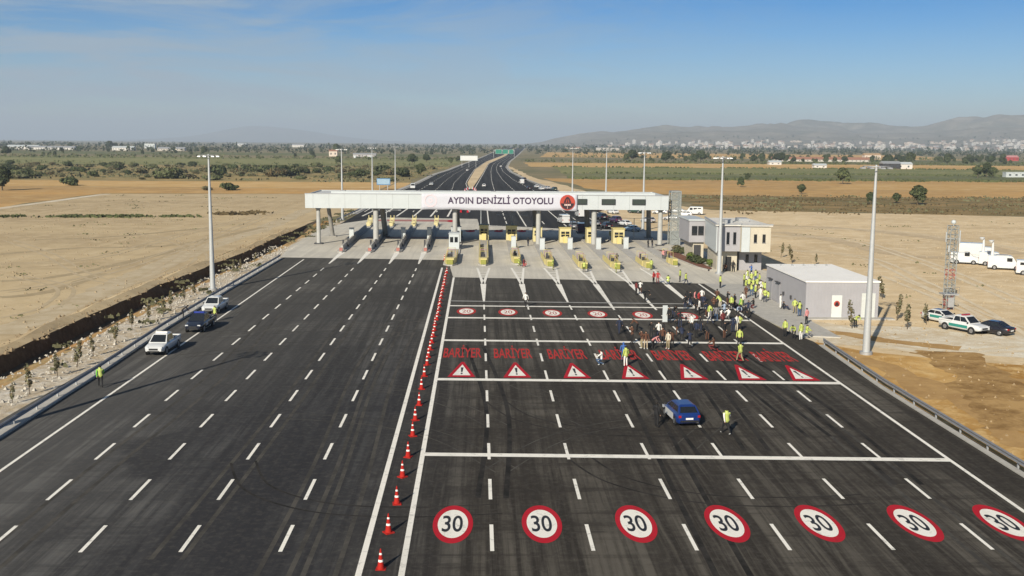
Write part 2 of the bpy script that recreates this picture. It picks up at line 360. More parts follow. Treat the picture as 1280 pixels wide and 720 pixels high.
# right of the motorway
sheet('sand_yard', [(33.6,20), (260,20), (230,200), (190,285), (125,305), (70,318), (45,420), (30,600), (22,900), (19,900), (24,570), (32,430), (35,300), (38,250), (33.6,150)], 0.02, M_SAND, 1.2, 14, 7)
sheet('gravel_yard', [(33.8,103), (38,102), (52,96), (68,86), (90,92), (90,100), (66,106), (48,113), (40,114), (37,118), (33.8,119)], 0.03, M_SANDP, 1.0, 5, 8)
sheet('ochre_verge', [(33.4,20), (70,20), (74,50), (62,80), (52,92), (44,95), (37.5,99), (34,104), (33.6,80)], 0.032, M_SANDO, 0.7, 5, 9)
sheet('brown_scrubland', [(72,319), (125,306), (190,287), (700,280), (900,400), (130,402), (60,420)], 0.022, M_SCRUBR, 4, 16, 10)
sheet('ploughed_field', [(52,424), (130,400), (1000,396), (1200,600), (60,590), (34,600)], 0.02, M_ORNG, 3, 22, 11)
sheet('pale_field', [(150,470), (700,455), (800,520), (200,545)], 0.028, M_ORNGP, 3, 22, 12)
sheet('dark_crop_field', [(48,600), (1400,590), (1500,720), (52,700)], 0.02, M_GRN2, 3, 30, 13)
sheet('crop_field', [(52,704), (1500,724), (1700,930), (60,880)], 0.02, M_GRN, 3, 30, 14)
sheet('fallow_field', [(40,884), (420,890), (1800,1000), (1900,1120), (40,1080)], 0.018, M_ORNGP, 3, 30, 15)
sheet('far_crop_field', [(300,1150), (2000,1150), (2400,1450), (400,1420)], 0.018, M_GRN2, 3, 40, 16)
sheet('far_bare_field', [(80,1500), (700,1500), (900,2200), (140,2300)], 0.018, M_ORNGP, 3, 40, 17)

# wheel ruts on bare earth and clods along the ditch (uncountable)
def alpha_earth(name, c, a, g):
    k = NT(name, 0.95, 0.1); n = k.noise(0.30, (1,1,1), 6, 0.75)
    return k.done(k.mix(k.rng(n, 0.40, 0.60, 0.1, a), g, c))
def spline(pts):
    P_ = [Vector((p[0], p[1], 0)) for p in pts]; r = []
    for i in range(len(P_)-1):
        p0, p1, p2, p3 = P_[max(i-1,0)], P_[i], P_[i+1], P_[min(i+2, len(P_)-1)]
        for k in range(12):
            t = k/12; r.append(0.5*((2*p1)+(p2-p0)*t+(2*p0-5*p1+4*p2-p3)*t*t+(3*p1-p0-3*p2+p3)*t**3))
    return r+[P_[-1]]
def ruts(name, paths, m, w, gap, z):
    mb = MB()
    for pi_, pts in enumerate(paths):
        f = spline(pts)
        for s_ in ((-gap/2, gap/2) if gap else (0,)):
            e = []
            for i, p in enumerate(f):
                d = (f[min(i+1, len(f)-1)]-f[max(i-1, 0)]).normalized(); n = Vector((-d.y, d.x, 0)); ja, jb = w*(1+.45*noise.noise(p*.21+Vector((pi_,3,s_)))+.35*noise.noise(p*.9)), w*(1+.45*noise.noise(p*.23+Vector((pi_,9,s_)))+.35*noise.noise(p*1.1)); e.append((p+n*(s_-ja), p+n*(s_+jb)))
            for i in range(len(f)-1): mb.poly([e[i][0], e[i][1], e[i+1][1], e[i+1][0]], z+pi_*.0012)
    struct(name, mb, m)
q_ = lambda *pp: [tuple(G(x, y)[:2]) for x, y in pp]
ruts('wheel_track', [q_((10,300),(60,318),(110,345),(160,352),(210,332),(260,300)), q_((20,345),(80,360),(60,385),(10,398)), q_((150,290),(210,300),(250,318),(235,335),(160,362),(60,412)), q_((0,330),(120,322),(240,290),(360,262)), q_((5,365),(90,352),(200,320),(330,272))], alpha_earth('pale_rut_earth', (0.55,0.45,0.31), 0.6, (0.43,0.34,0.21)), .28, 1.9, .034)
ruts('dark_wheel_track', [q_((0,318),(100,310),(220,306),(330,284)), q_((0,352),(70,346),(150,330),(240,308)), q_((40,300),(140,296),(260,285)), q_((0,372),(60,365),(130,342))], alpha_earth('dark_rut_earth', (0.27,0.205,0.12), 0.5, (0.43,0.34,0.21)), .9, 0, .03)
ruts('haul_road', [q_((0,418),(80,386),(170,345),(250,312),(330,285),(385,262))], alpha_earth('worn_haul_earth', (0.56,0.47,0.33), 0.8, (0.43,0.34,0.21)), 2.2, 0, .026)
ruts('wheel_track', [q_((965,295),(1060,300),(1160,330),(1279,380)), q_((960,285),(1100,288),(1200,300),(1279,312)), q_((1100,430),(1160,440),(1220,440),(1279,436)), q_((1110,345),(1170,370),(1240,400),(1279,412)), q_((975,312),(1080,322),(1150,352),(1230,392),(1279,425))], alpha_earth('pale_yard_rut', (0.72,0.63,0.47), 0.7, (0.58,0.465,0.31)), .35, 1.9, .040)
ruts('damp_streak', [q_((1180,440),(1225,470),(1250,505),(1279,540))], alpha_earth('damp_earth', (0.19,0.105,0.035), 0.85, (0.47,0.30,0.125)), 2.6, 0, .046)
ruts('damp_streak', [q_((1140,440),(1190,448),(1240,470),(1279,478)), q_((1040,438),(1110,460),(1170,500)), q_((1015,414),(1060,418),(1120,428),(1200,436)), q_((1105,470),(1160,478),(1230,520),(1279,560))], alpha_earth('dark_ochre_earth', (0.30,0.175,0.07), 0.65, (0.47,0.30,0.125)), 1.1, 0, .042)
ruts('damp_streak', [q_((965,282),(1060,286),(1180,300),(1279,318)), q_((970,290),(1040,300),(1120,318),(1180,322))], alpha_earth('brown_yard_streak', (0.36,0.26,0.15), 0.5, (0.58,0.465,0.31)), 2.2, 0, .036)
def clods(name, n, fn, m, smin, smax, seed):
    rnd = random.Random(seed); mb = MB()
    for _ in range(n):
        x, y = fn(rnd); s_ = rnd.uniform(smin, smax); a = rnd.uniform(0, 6.28); dx, dy = math.cos(a)*s_, math.sin(a)*s_
        mb.add([(x-dx,y-dy,.0), (x+dy,y-dx,.0), (x+dx,y+dy,.0), (x-dy,y+dx,.0), (x+dy*.2,y,s_*rnd.uniform(.6,1.1)+.04)], [(0,1,4),(1,2,4),(2,3,4),(3,0,4)])
    tag(mb.build(name, m), kind='stuff')
clods('field_stones', 2600, lambda r: (r.uniform(-136,-47), 75+300*r.random()**1.4), mat('field_stones', (0.40,0.31,0.19), .95, var=.25), .08, .26, 14)
clods('yard_stones', 2200, lambda r: (r.uniform(40,200), 85+200*r.random()), mat('yard_stones', (0.50,0.40,0.26), .95, var=.25), .06, .2, 15)
M_CLOD = mat('clod_earth', (0.30,0.225,0.135), 0.95, var=0.25, scale=.6)
clods('earth_clods', 1500, lambda r: (lambda y: (interp(DITCH, y)-1.3+r.gauss(0,.7), y))(r.uniform(70,240)), M_CLOD, .08, .32, 4)
clods('rubble', 900, lambda r: (r.uniform(-41,-35.6), r.uniform(60,200)), mat('pale_stones', (0.52,0.48,0.41), .9, var=.2), .06, .22, 5)
clods('gravel', 380, lambda r: (34.2+abs(r.gauss(0,12)), r.uniform(45,118)), mat('ochre_stones', (0.40,0.29,0.16), .9, var=.25), .05, .2, 6)
# low weeds in the bare field (uncountable)
def weed_patch(name, pts, r, n, m, h=0.5, seed=5):
    rnd = random.Random(seed); mb = MB()
    for _ in range(n):
        a = rnd.choice(pts); x, y = a[0]+rnd.gauss(0, r[0]), a[1]+rnd.gauss(0, r[1])
        s = h*rnd.uniform(0.5, 1.3); w = rnd.uniform(0, PI); dx, dy = math.cos(w)*s, math.sin(w)*s
        mb.add([(x-dx, y-dy, 0.0), (x+dx, y+dy, 0.0), (x+dx*.6, y+dy*.6, s), (x-dx*.6, y-dy*.6, s*0.9)], [(0,1,2,3)])
    o = mb.build(name, m); tag(o, kind='stuff'); return o
rr0 = random.Random(9)
weed_patch('weeds', [tuple(G(x, 271)[:2]) for x in range(75, 182, 6)]+[tuple(G(x, 271)[:2]) for x in (8, 14, 215, 225, 235)], (2.2, 2.0), 900, M_LEAFM, 0.45)
weed_patch('sparse_weeds', [(rr0.uniform(-134,-50), rr0.uniform(90,385)) for _ in range(130)]+[(rr0.uniform(50,210), rr0.uniform(110,285)) for _ in range(90)], (.9,.9), 1500, M_LEAFD, 0.22, 16)
weed_patch('dry_weeds', [tuple(G(x, y)[:2]) for x, y in ((280,268), (290,267), (300,268), (318,266))], (2.5, 2), 240, M_DRY, 0.5, 6)
rr = random.Random(31)
weed_patch('scrub_weeds', [(rr.uniform(75, 420), rr.uniform(300, 410)) for _ in range(260)], (3, 2.5), 3600, M_DRY, 0.42, 7)
weed_patch('olive_weeds', [(rr.uniform(75, 520), rr.uniform(300, 408)) for _ in range(160)], (5, 3), 2200, M_LEAFD, 0.5, 17)
weed_patch('dry_grass', [(rr.uniform(-520, -40), rr.uniform(525, 860)) for _ in range(330)], (6, 5), 5200, M_LEAFD, 0.9, 8)
weed_patch('field_margin_grass', [(rr.uniform(55, 560), rr.choice((588, 596, 702, 884, 1085))+rr.uniform(-8, 8)) for _ in range(300)], (5, 3), 3600, M_LEAFM, 1.0, 9)
weed_patch('verge_weeds', [(rr.uniform(-43, -36), rr.uniform(60, 330)) for _ in range(70)], (0.5, 0.8), 900, M_LEAFD, 0.3, 10)

# hills and the town slope behind the plain
RID = [(-9e3,.02), (300,40), (700,95), (1000,120), (1700,150), (2300,175), (2900,190), (3350,175), (3900,180), (4350,235), (4800,270), (5400,290), (9000,340)]
def ridge(x):
    for (a, h0), (b, h1) in zip(RID, RID[1:]):
        if a <= x <= b: return h0+(h1-h0)*smooth((x-a)/(b-a))
    return RID[0][1] if x < 0 else RID[-1][1]
def hill_h(x, y):
    t = max(0.0, (y-5000)/4600); xr = x/max(y, 1)*9500
    base = ridge(xr)*(t**1.25 if t < 1 else max(0, 1-(t-1)*1.2))
    base *= smooth((x-150)/900)
    n = noise.fractal(Vector((x/900, y/900, 0.3)), 1.0, 2.1, 5)
    return max(-0.5, base*(1+(0.42*n-0.5*abs(noise.noise(Vector((x/420, y/900, 1.7))))+.16)*min(1, t*2))+8*n*min(1, t))-0.4
def heightfield(name, x0, x1, y0, y1, nx, ny, fn, m):
    mb = MB()
    for j in range(ny+1):
        for i in range(nx+1):
            x, y = x0+(x1-x0)*i/nx, y0+(y1-y0)*j/ny; mb.v.append((x, y, fn(x, y)))
    for j in range(ny):
        for i in range(nx):
            a = j*(nx+1)+i; mb.f.append((a, a+1, a+nx+2, a+nx+1)); mb.m.append(0); mb.sm.append(True)
    return struct(name, mb, m)
M_HILL = soil('hill_slopes', (0.235,0.20,0.15), (0.15,0.14,0.095), (0.33,0.29,0.23), 0.0016, 0.008, bump=0.0)
heightfield('hills', 150, 7200, 4900, 11000, 150, 90, hill_h, M_HILL)
def far_hill(x, y):
    u = (x+4550)/1500; v = (y-22000)/1600
    n = noise.fractal(Vector((x/1500, y/1500, 4.1)), 1.0, 2.1, 4)
    return 330*math.exp(-abs(u)**1.6*(1.1 if u < 0 else 0.9))*math.exp(-v*v)*(1+0.25*n)-2
heightfield('far_hill', -9500, 900, 19000, 25000, 80, 36, far_hill, M_HILL)

# ------------------------------------------------------------------ roads
plaza = struct('plaza_road', MB().poly([(-34.4,-30), (34.0,-30), (33.6,80), (33.9,104), (32.6,112), (32.2,152), (-4.4,155), (-4.6,182), (-34.6,184)], 0.045), M_ASPH)
apron = struct('concrete_apron', MB().poly([(-35.2,180), (-10.7,177.6), (-5.6,176.8), (-5.3,166), (-4.5,154.2), (13.1,152), (31.6,148.2), (47,146.5), (47,160), (42,172), (40.5,238), (18,243), (-1,252.5), (-1.6,274), (-26,277.5), (-34.4,257), (-37,240), (-37,200)], 0.055), M_APRON)
struct('sidewalk', MB().prism([(31.9,147.8), (32.4,118), (33.4,107), (37.4,106), (37.4,146.8)], 0.0, 0.14), M_CONC, fix=True)
hwL = [(-35,240), (-35.2,428), (-32.5,503), (-30.2,664), (-25.6,752), (-18.4,979), (-2.9,1404), (39.7,2852), (140,5200)]
mdL = [(-5.6,440), (-6.0,455), (-8.2,517), (-6.4,779), (3.0,1111), (31.5,1690), (70,2852), (168,5200)]
mdR = [(-5.2,440), (-5.0,455), (-4.1,503), (-0.6,691), (4.4,1000), (33.0,1592), (76,2852), (176,5200)]
hwR = [(36,235), (31.1,437), (23.4,568), (18.5,722), (18.5,862), (27.3,1121), (52,1640), (106,2852), (208,5200)]
def ribbon(name, a, b, z, m, y0, y1, step=25, parent=None):
    n = max(2, int((y1-y0)/step)); mb = MB()
    for i in range(n+1):
        y = y0+(y1-y0)*i/n; mb.v += [(interp(a, y), y, z), (interp(b, y), y, z)]
        if i: mb.f.append((2*i-2, 2*i-1, 2*i+1, 2*i)); mb.m.append(0); mb.sm.append(False)
    return struct(name, mb, m, parent)
highway = ribbon('highway', hwL, hwR, 0.04, M_HWY, 236, 5200)
ribbon('median', mdL, mdR, 0.075, M_SAND, 452, 5200)
off = lambda p, d: [(x+d, y) for x, y in p]
ribbon('shoulder', off(hwL, -2.2), hwL, 0.034, M_CONC, 290, 5200)
ribbon('shoulder', hwR, off(hwR, 1.6), 0.034, M_CONC, 440, 5200)
mk = MB()                                           # white lines of the far carriageways
def hline(a, b, f, w, y0, y1, dash=None):
    y = y0
    while y < y1:
        e = min(y1, y+(dash[0] if dash else 30))
        xa = interp(a, y)*(1-f)+interp(b, y)*f; xb = interp(a, e)*(1-f)+interp(b, e)*f
        mk.poly([(xa-w, y), (xa+w, y), (xb+w, e), (xb-w, e)], 0.058); y = e+(dash[1] if dash else 0)
for f in (0.03, 0.97): hline(hwL, mdL, f, 0.14, 300, 2600); hline(mdR, hwR, f, 0.14, 300, 2600)
for f in (0.27, 0.5, 0.73): hline(hwL, mdL, f, 0.14, 300, 1700, (6, 9)); hline(mdR, hwR, f, 0.13, 258, 1700, (9, 6))
for f in (0.16, 0.38, 0.62, 0.84): hline(mdR, hwR, f, 0.16, 250, 310)
for q in range(6): mk.poly([(-33+q*4.6, 282), (-32.5+q*4.6, 282), (-31.2+q*4.4, 330), (-31.7+q*4.4, 330)], 0.058)
mk.poly([(-0.8,252.6), (17.9,243.2), (40,238.2), (40,239.0), (17.9,244.0), (-0.8,253.5)], 0.068)
struct('lane_marking', mk, M_WHITE, highway)

# painted markings on the plaza, parts of its road
LX = [0.15, 5.45, 10.75, 16.0, 21.0, 26.0]                    # right-hand lane lines
def lx(k, y): return [0.5, 5.5, 10.65, 15.3, 20.5, 25.5][k]+([-0.5, 0.0, 0.1, 0.8, 0.7, 0.8][k])*(y-48)/100
LLX = [(-9.9,-10.75), (-14.75,-15.6), (-19.6,-20.8), (-24.2,-25.5)]
def llx(k, y): a, b = LLX[k]; return a+(b-a)*(y-48)/130
mk = MB(); ZM = 0.056
def seg(fx, y0, y1, w, z=ZM, n=1):
    for i in range(n):
        a, b = y0+(y1-y0)*i/n, y0+(y1-y0)*(i+1)/n
        mk.poly([(fx(a)-w, a), (fx(a)+w, a), (fx(b)+w, b), (fx(b)-w, b)], z)
lend = [128, 128, 128, 122, 122, 122]
for k in range(6):
    y = 11.5
    while y < lend[k]: seg(lambda t: lx(k, t), y, min(y+3.6, lend[k]+2), 0.10); y += 7.5
    mk.poly([(lx(k,lend[k])-.12, lend[k]+2), (lx(k,lend[k])+.12, lend[k]+2), (lx(k,146)+.42, 147), (lx(k,146)-.42, 147)], ZM)
    for sgn in (-1, 1):
        b = lx(k, 147); mk.poly([(b+sgn*.05-.22, 147), (b+sgn*.05+.22, 147), (b+sgn*0.98+.16, 166), (b+sgn*0.98-.16, 166)], 0.068)
    for q in range(3): mk.poly([(lx(k,150)-.55-.12*q, 154+q*3), (lx(k,150)+.55+.12*q, 154+q*3), (lx(k,150)+.55+.12*q, 154.5+q*3), (lx(k,150)-.55-.12*q, 154.5+q*3)], 0.072)
for k in range(4):
    y = 11.5
    while y < 166: seg(lambda t: llx(k, t), y, y+3.6, 0.10); y += 7.5
    mk.poly([(llx(k,170)-.12, 171), (llx(k,170)+.12, 171), (llx(k,176)+.26, 177), (llx(k,176)-.26, 177)], ZM)
    mk.poly([(llx(k,176)-.26, 177), (llx(k,176)+.26, 177), (llx(k,188)+.5, 189), (llx(k,188)-.5, 189)], 0.068)
seg(lambda y: -29.1-1.6*max(0, (y-50))/125*0.9, -20, 177, 0.11, n=12)
seg(lambda y: -5.75-0.85*(y-46)/120, -20, 166, 0.15, n=8)
seg(lambda y: -3.75-0.65*(y-46)/108, -20, 154, 0.15, n=8)
seg(lambda y: 29.8+0.013*max(0, y-50)*(1 if y < 148 else 1), -20, 148, 0.13, n=8)
for y, w in ((64.5, .36), (86.0, .42), (103.6, .42), (117.4, .42), (126.2, .36)):
    xa, xb = -3.9-0.0055*(y-60), 29.75+0.013*(y-50)
    mk.poly([(xa, y-w+.6), (xb, y-w-.7), (xb, y+w-.7), (xa, y+w+.6)], 0.060)
struct('lane_marking', mk, M_WHITE, plaza)
mk = MB(); mk.poly([(-4.2,130.4), (26,128.6), (26,129.2), (-4.2,131)], 0.060); struct('worn_stop_line', mk, M_WHITEF, plaza)

def ellipse(cx, cy, rx, ry, n=40): return [(cx+rx*math.cos(2*PI*i/n), cy+ry*math.sin(2*PI*i/n)) for i in range(n)]
def digits(txt, cx, cy, w, h, z, m, bold, parent, name):
    me = text_mesh(txt, name, m, 1, bold)
    for v in me.vertices: v.co = (cx+v.co.x*w, cy+v.co.y*h, z)
    return link(name, me, parent)
CX = [-1.55, 3.15, 8.15, 13.0, 17.95, 23.1, 27.9]
for i, x in enumerate(CX):
    o = MB().poly(ellipse(x, 52.75, 1.06, 2.75), 0.057, 0).poly(ellipse(x, 52.75, 0.80, 2.05), 0.061, 1).build('speed_limit_marking', [M_RED, M_WHITE], plaza, False)
    digits('30', x-.02, 51.55, 1.08, 2.35, 0.066, M_BLK, 0.012, o, 'digits')
CX2 = [-2.0, 2.95, 8.2, 13.5, 18.75, 24.0]
for i, x in enumerate(CX2):
    y = 122.6-0.11*(x+2)
    o = MB().poly(ellipse(x, y, 1.15, 2.6), 0.057, 0).poly(ellipse(x, y, 0.86, 1.95), 0.061, 1).build('speed_limit_marking', [M_REDW, M_WHITE], plaza, False)
    digits('20', x, y-1.05, 1.0, 2.1, 0.066, M_REDW, 0.0, o, 'digits')
for i, x in enumerate([-1.95, 2.85, 8.0, 13.0, 18.05, 23.0, 27.6]):
    ya = 95.6-0.05*(x+2)
    digits('BARİYER', x, ya, 3.6, 6.1, 0.060, M_REDW, 0.016, plaza, 'barrier_lettering')
    xt, yt = x+0.1, 87.75-0.04*(x+2)
    o = MB().poly([(xt-1.2, yt-.3), (xt+1.2, yt-.3), (xt+.12, yt+5.9), (xt-.12, yt+5.9)], 0.057, 0).poly([(xt-.78, yt+.35), (xt+.78, yt+.35), (xt, yt+4.75)], 0.061, 1).build('warning_triangle_marking', [M_RED, M_WHITE], plaza, False)
    MB().poly([(xt-.06, yt+1.6), (xt+.06, yt+1.6), (xt+.12, yt+3.5), (xt-.12, yt+3.5)], 0.066).poly(ellipse(xt, yt+1.05, .09, .3, 12), 0.066).build('exclamation_mark', M_BLK, o, False)
# red painted bands and roundels on the apron
mk = MB(); mk.poly([(-24.5,218.2), (-6.6,219.2), (-6.6,220.1), (-24.5,219.1)], 0.064); struct('red_band_marking', mk, M_RED, apron)
mk = MB(); mk.poly([(-27,264.5), (-7,263.5), (-7,270), (-27,270)], 0.064); struct('faded_red_band_marking', mk, M_PINK, apron)
for x, y in ((-3.0,236.3), (3.4,236.7), (8.7,237.0)):
    struct('red_roundel_marking', MB().poly(ellipse(x, y, 1.1, 3.2, 24), 0.064), M_RED, apron)
struct('red_roundel_marking', MB().poly(ellipse(-8.3, 266, 1.0, 3.6, 24), 0.068), M_RED, apron)
# tyre tracks swept across the asphalt
def tyre_mat(name, c, g):
    k = NT(name, 0.95, 0.05); n = k.noise(0.35, (1,1,1), 5, 0.75)
    return k.done(k.mix(k.rng(n, 0.42, 0.60), g, c))
M_TL, M_TD = tyre_mat('dusty_tyre_track', (0.084,0.078,0.069), (0.052,0.049,0.045)), tyre_mat('dark_tyre_track', (0.020,0.019,0.018), (0.040,0.037,0.034))
tl, td = MB(), MB()
def track(mb, pts, w=0.13, gap=1.5, z=0.0505):
    P_ = [Vector(p+(0,)) for p in pts]; fine = []
    for i in range(len(P_)-1):                           # Catmull-Rom
        p0, p1, p2, p3 = P_[max(i-1,0)], P_[i], P_[i+1], P_[min(i+2, len(P_)-1)]
        for k in range(10):
            t = k/10; fine.append(0.5*((2*p1)+(p2-p0)*t+(2*p0-5*p1+4*p2-p3)*t*t+(3*p1-p0-3*p2+p3)*t**3))
    fine.append(P_[-1])
    for s in (-gap/2, gap/2):
        L_, R_ = [], []
        for i, p in enumerate(fine):
            d = (fine[min(i+1, len(fine)-1)]-fine[max(i-1, 0)]).normalized(); nn = Vector((-d.y, d.x, 0))
            L_.append(p+nn*(s-w)); R_.append(p+nn*(s+w))
        for i in range(len(fine)-1): mb.poly([L_[i], R_[i], R_[i+1], L_[i+1]], z)
for i, (y0, y1, y2) in enumerate(((108,113,119), (105,110.5,117.5), (126,131,134), (96,104,112), (138,141,146))):
    track(tl, [(-28,y0), (-20,(y0+y1)/2+1.5), (-12,y1+.8), (-6,y2-2), (1,y2)], z=0.0490+0.0003*i)
for i in range(5):
    x0 = random.uniform(-27, 26); y0 = random.uniform(28, 60); track(tl, [(x0,y0), (x0+random.uniform(-.4,.4),y0+28), (x0+random.uniform(-.8,.8),y0+58), (x0+random.uniform(-1.5,1.5),y0+90)], z=0.0500+0.0002*i)
for i in range(8):
    x0 = random.uniform(-1, 20); y0 = random.uniform(50, 88); d = random.choice((-1, 1))
    track(tl, [(x0,y0), (x0+4*d,y0+7), (x0+9*d,y0+11), (x0+16*d,y0+13)], 0.06, z=0.0518+0.0001*i)
for i, (x0, y0) in enumerate(((-13,58.5), (8,60), (3,74))):
    track(td, [(x0-2,y0+5), (x0,y0), (x0+4,y0-3.2), (x0+9,y0-4), (x0+14,y0-3.5)], 0.08, z=0.0528+0.0003*i)
for i in range(7):
    x0 = random.uniform(-3, 27); y0 = random.uniform(40, 80); track(td, [(x0,y0), (x0+random.uniform(-1,1),y0+20), (x0+random.uniform(-2,2),y0+45)], 0.16, 1.6, 0.0535+0.0002*i)
struct('tyre_track', tl, M_TL, plaza); struct('tyre_track', td, M_TD, plaza)

# ------------------------------------------------------------------ toll canopy
t = thing('toll_canopy', 'long white flat roofed canopy spanning all the lanes of the toll plaza', 'canopy', (0, 203, 0))
MB().box(-34.4, 36.0, 0.5, 19.0, 8.0, 9.55, 0).box(-33.9, 35.5, 1.0, 18.5, 9.552, 9.70, 1).build('roof', [M_WALLW, mat('roof_sheet', (0.62,0.62,0.60), 0.6, scale=0.4)], t)
jb = MB().box(-34.6, 36.2, 0.0, 0.495, 7.15, 9.9)
for k in range(23): q = -34.6+3.08*(k+.5); jb.box(q-.018, q+.018, -0.012, -0.002, 7.16, 9.89, 1)
f = jb.build('fascia', [M_WALLW, mat('joint_shadow_gap', (0.25,0.26,0.26), .8)], t)
MB().box(-34.65, 36.25, -0.06, 0.55, 9.905, 10.02).build('coping', M_GALV, f)
MB().box(-34.6, -34.405, 0.5, 19.2, 7.3, 9.8).box(36.005, 36.2, 0.5, 19.2, 7.3, 9.8).box(-34.4, 36.0, 19.01, 19.2, 7.3, 9.8).build('side_fascia', M_WALLW, t)
MB().box(-34.3, 35.9, 0.55, 18.95, 7.45, 7.99).build('soffit', M_DARK, t)
MB().box(-30, 34, 3.0, 3.5, 9.72, 10.3).build('roof_parapet', M_WALLW, t)
for x, w in ((-32.3,.42), (-21.1,.55), (-5.6,.5), (10.8,.5), (21.8,.55), (34.9,.5)):
    MB().tube([(x, 1.4, 0.0), (x, 1.4, 6.9)], [w, w*0.92], 12).tube([(x,1.4,6.9), (x,1.4,7.45)], [w*1.25, w*1.5], 12, 1).box(x-.8, x+.8, .6, 2.2, 0.0, 0.25, 1).build('column', [M_COL, M_DARK], t)
    MB().tube([(x+.4, 17.8, 0.0), (x-.2, 15.2, 7.45)], [w*1.05, w*0.95], 12).box(x-.4, x+1.2, 17.0, 18.6, 0.0, 0.25).build('column', M_COLSH, t)
for x, w in ((19.1, 2.2), (24.4, 2.7), (30.35, 2.6)):
    o = MB().box(x-w/2, x+w/2, -0.22, -0.005, 8.15, 9.25).build('lane_sign', M_TRIM, t)
    MB().box(x-w/2+.1, x+w/2-.1, -0.235, -0.222, 8.25, 9.15).build('screen', M_SCREEN, o)
for x in (-28, -13, 2, 28): MB().box(x-.5, x+.5, 5, 6, 9.705, 10.4).build('roof_unit', M_GALV, t)

# banner with its writing
def banner():
    rnd = random.Random(2); mb = MB(); n, hh = 60, 5
    for s in (0, 1):
        for j in range(hh+1):
            for i in range(n+1):
                x = -12.05+30.3*i/n; u = i/n
                top = 10.12; bot = 6.98+0.12*math.sin(u*9)+0.05*math.sin(u*37)-0.12*u
                z = top+(bot-top)*j/hh; y = -0.06*s+0.02*math.sin(u*31+j)*(1)
                mb.v.append((x, 202.72+y, z))
    m_ = (n+1)*(hh+1)
    for s in (0, 1):
        for j in range(hh):
            for i in range(n):
                a = s*m_+j*(n+1)+i; mb.f.append((a, a+1, a+n+2, a+n+1)); mb.m.append(0); mb.sm.append(True)
    for i in range(n):
        for j in (0, hh): a = j*(n+1)+i; mb.f.append((a, a+1, m_+a+1, m_+a)); mb.m.append(0); mb.sm.append(False)
    for j in range(hh):
        for i in (0, n): a = j*(n+1)+i; mb.f.append((a, a+n+1, m_+a+n+1, m_+a)); mb.m.append(0); mb.sm.append(False)
    b = mb.build('banner', M_BANNER); tag(b, 'long white cloth banner with dark lettering hung on the canopy front', 'banner')
    me = text_mesh('AYDIN DENİZLİ OTOYOLU', 'lettering', M_LETTER, 1, 0.022, 1.04)
    for v in me.vertices: x, y = v.co.x, v.co.y; v.co = (3.3+x*20.5, 202.60, 8.18+y*1.72)
    link('lettering', me, b)
    def disc(x, z, r, y, n=36): return [(x+r*math.cos(2*PI*i/n), y, z+r*math.sin(2*PI*i/n)) for i in range(n)]
    def ring(mb, x, z, r0, r1, y, mi, n=36):
        a, c = disc(x,z,r0,y,n), disc(x,z,r1,y,n)
        for i in range(n): mb.add([a[i], a[(i+1)%n], c[(i+1)%n], c[i]], [(0,1,2,3)], mi)
    M_FP = mat('faint_pink_print', (0.72,0.60,0.64), 0.8); M_ER = mat('emblem_red', (0.45,0.06,0.035), 0.7); M_ED = mat('emblem_black', (0.035,0.015,0.02), 0.7); M_EP = mat('emblem_pale', (0.75,0.55,0.5), 0.7)
    e = MB(); ring(e, -10.3, 8.75, 1.0, 1.25, 202.60, 0); ring(e, -10.3, 8.75, .18, .42, 202.599, 0, 16)
    e.build('faint_emblem', M_FP, b, False)
    e = MB(); x, z = 16.35, 8.55
    e.add(disc(x, z, 1.5, 202.60), [tuple(range(36))], 0)
    low = [PI*1.02+k*(PI*.96)/20 for k in range(21)]
    e.add([(x+1.3*math.cos(a), 202.592, z-.08+1.25*math.sin(a)) for a in low], [tuple(range(21))], 1)
    e.add([(x-.78,202.588,z-.12), (x+.78,202.588,z-.12), (x+.62,202.588,z+.35), (x+.32,202.588,z+.95), (x,202.588,z+1.12), (x-.32,202.588,z+.95), (x-.62,202.588,z+.35)], [tuple(range(7))], 1)
    for s_ in (-1, 1): e.add([(x+s_*.26-.10,202.582,z-.02), (x+s_*.26+.10,202.582,z-.02), (x+s_*.10+.05,202.582,z+.62), (x+s_*.10-.05,202.582,z+.62)], [(0,1,2,3)], 0)
    for k in range(4): e.add([(x-.60+k*.32,202.58,z-.62), (x-.36+k*.32,202.58,z-.62), (x-.36+k*.32,202.58,z-.30), (x-.60+k*.32,202.58,z-.30)], [(0,1,2,3)], 2)
    e.add([(x-.04,202.58,z-1.2), (x+.04,202.58,z-1.2), (x+.04,202.58,z-.72), (x-.04,202.58,z-.72)], [(0,1,2,3)], 2)
    e.build('round_emblem', [M_ER, M_ED, M_EP], b, False)
banner()

# open lattice lift tower at the canopy's right end
def lattice(name, label, cat, x, y, w, d, h, step, mats, band=None, arm=0.05):
    t = thing(name, label, cat, (x, y, 0)); legs = [(-w/2,-d/2), (w/2,-d/2), (w/2,d/2), (-w/2,d/2)]
    for a in legs: MB().tube([(a[0],a[1],0), (a[0],a[1],h)], arm*1.4, 6).build('leg', mats[0], t)
    b = MB(); z = 0; k = 0
    while z < h-0.1:
        e = min(h, z+step); mi = 1 if band and (int(z/band) % 2 == 0) and z < h*0.62 else 0
        for i in range(4):
            p, q = legs[i], legs[(i+1) % 4]
            b.tube([(p[0],p[1],e), (q[0],q[1],e)], arm*.8, 4, mi, False)
            if k % 2: p, q = q, p
            b.tube([(p[0],p[1],z), (q[0],q[1],e)], arm*.7, 4, mi, False)
        z = e; k += 1
    b.build('bracing', mats, t); return t
M_PALESTEEL = mat('pale_steel', (0.34,0.36,0.35), 0.5, 0.3)
t = lattice('lift_tower', 'open steel lattice lift shaft at the canopy end nearest the office building', 'lift tower', 38.1, 206.5, 1.9, 2.6, 10.6, 1.3, [M_PALESTEEL], arm=0.085)
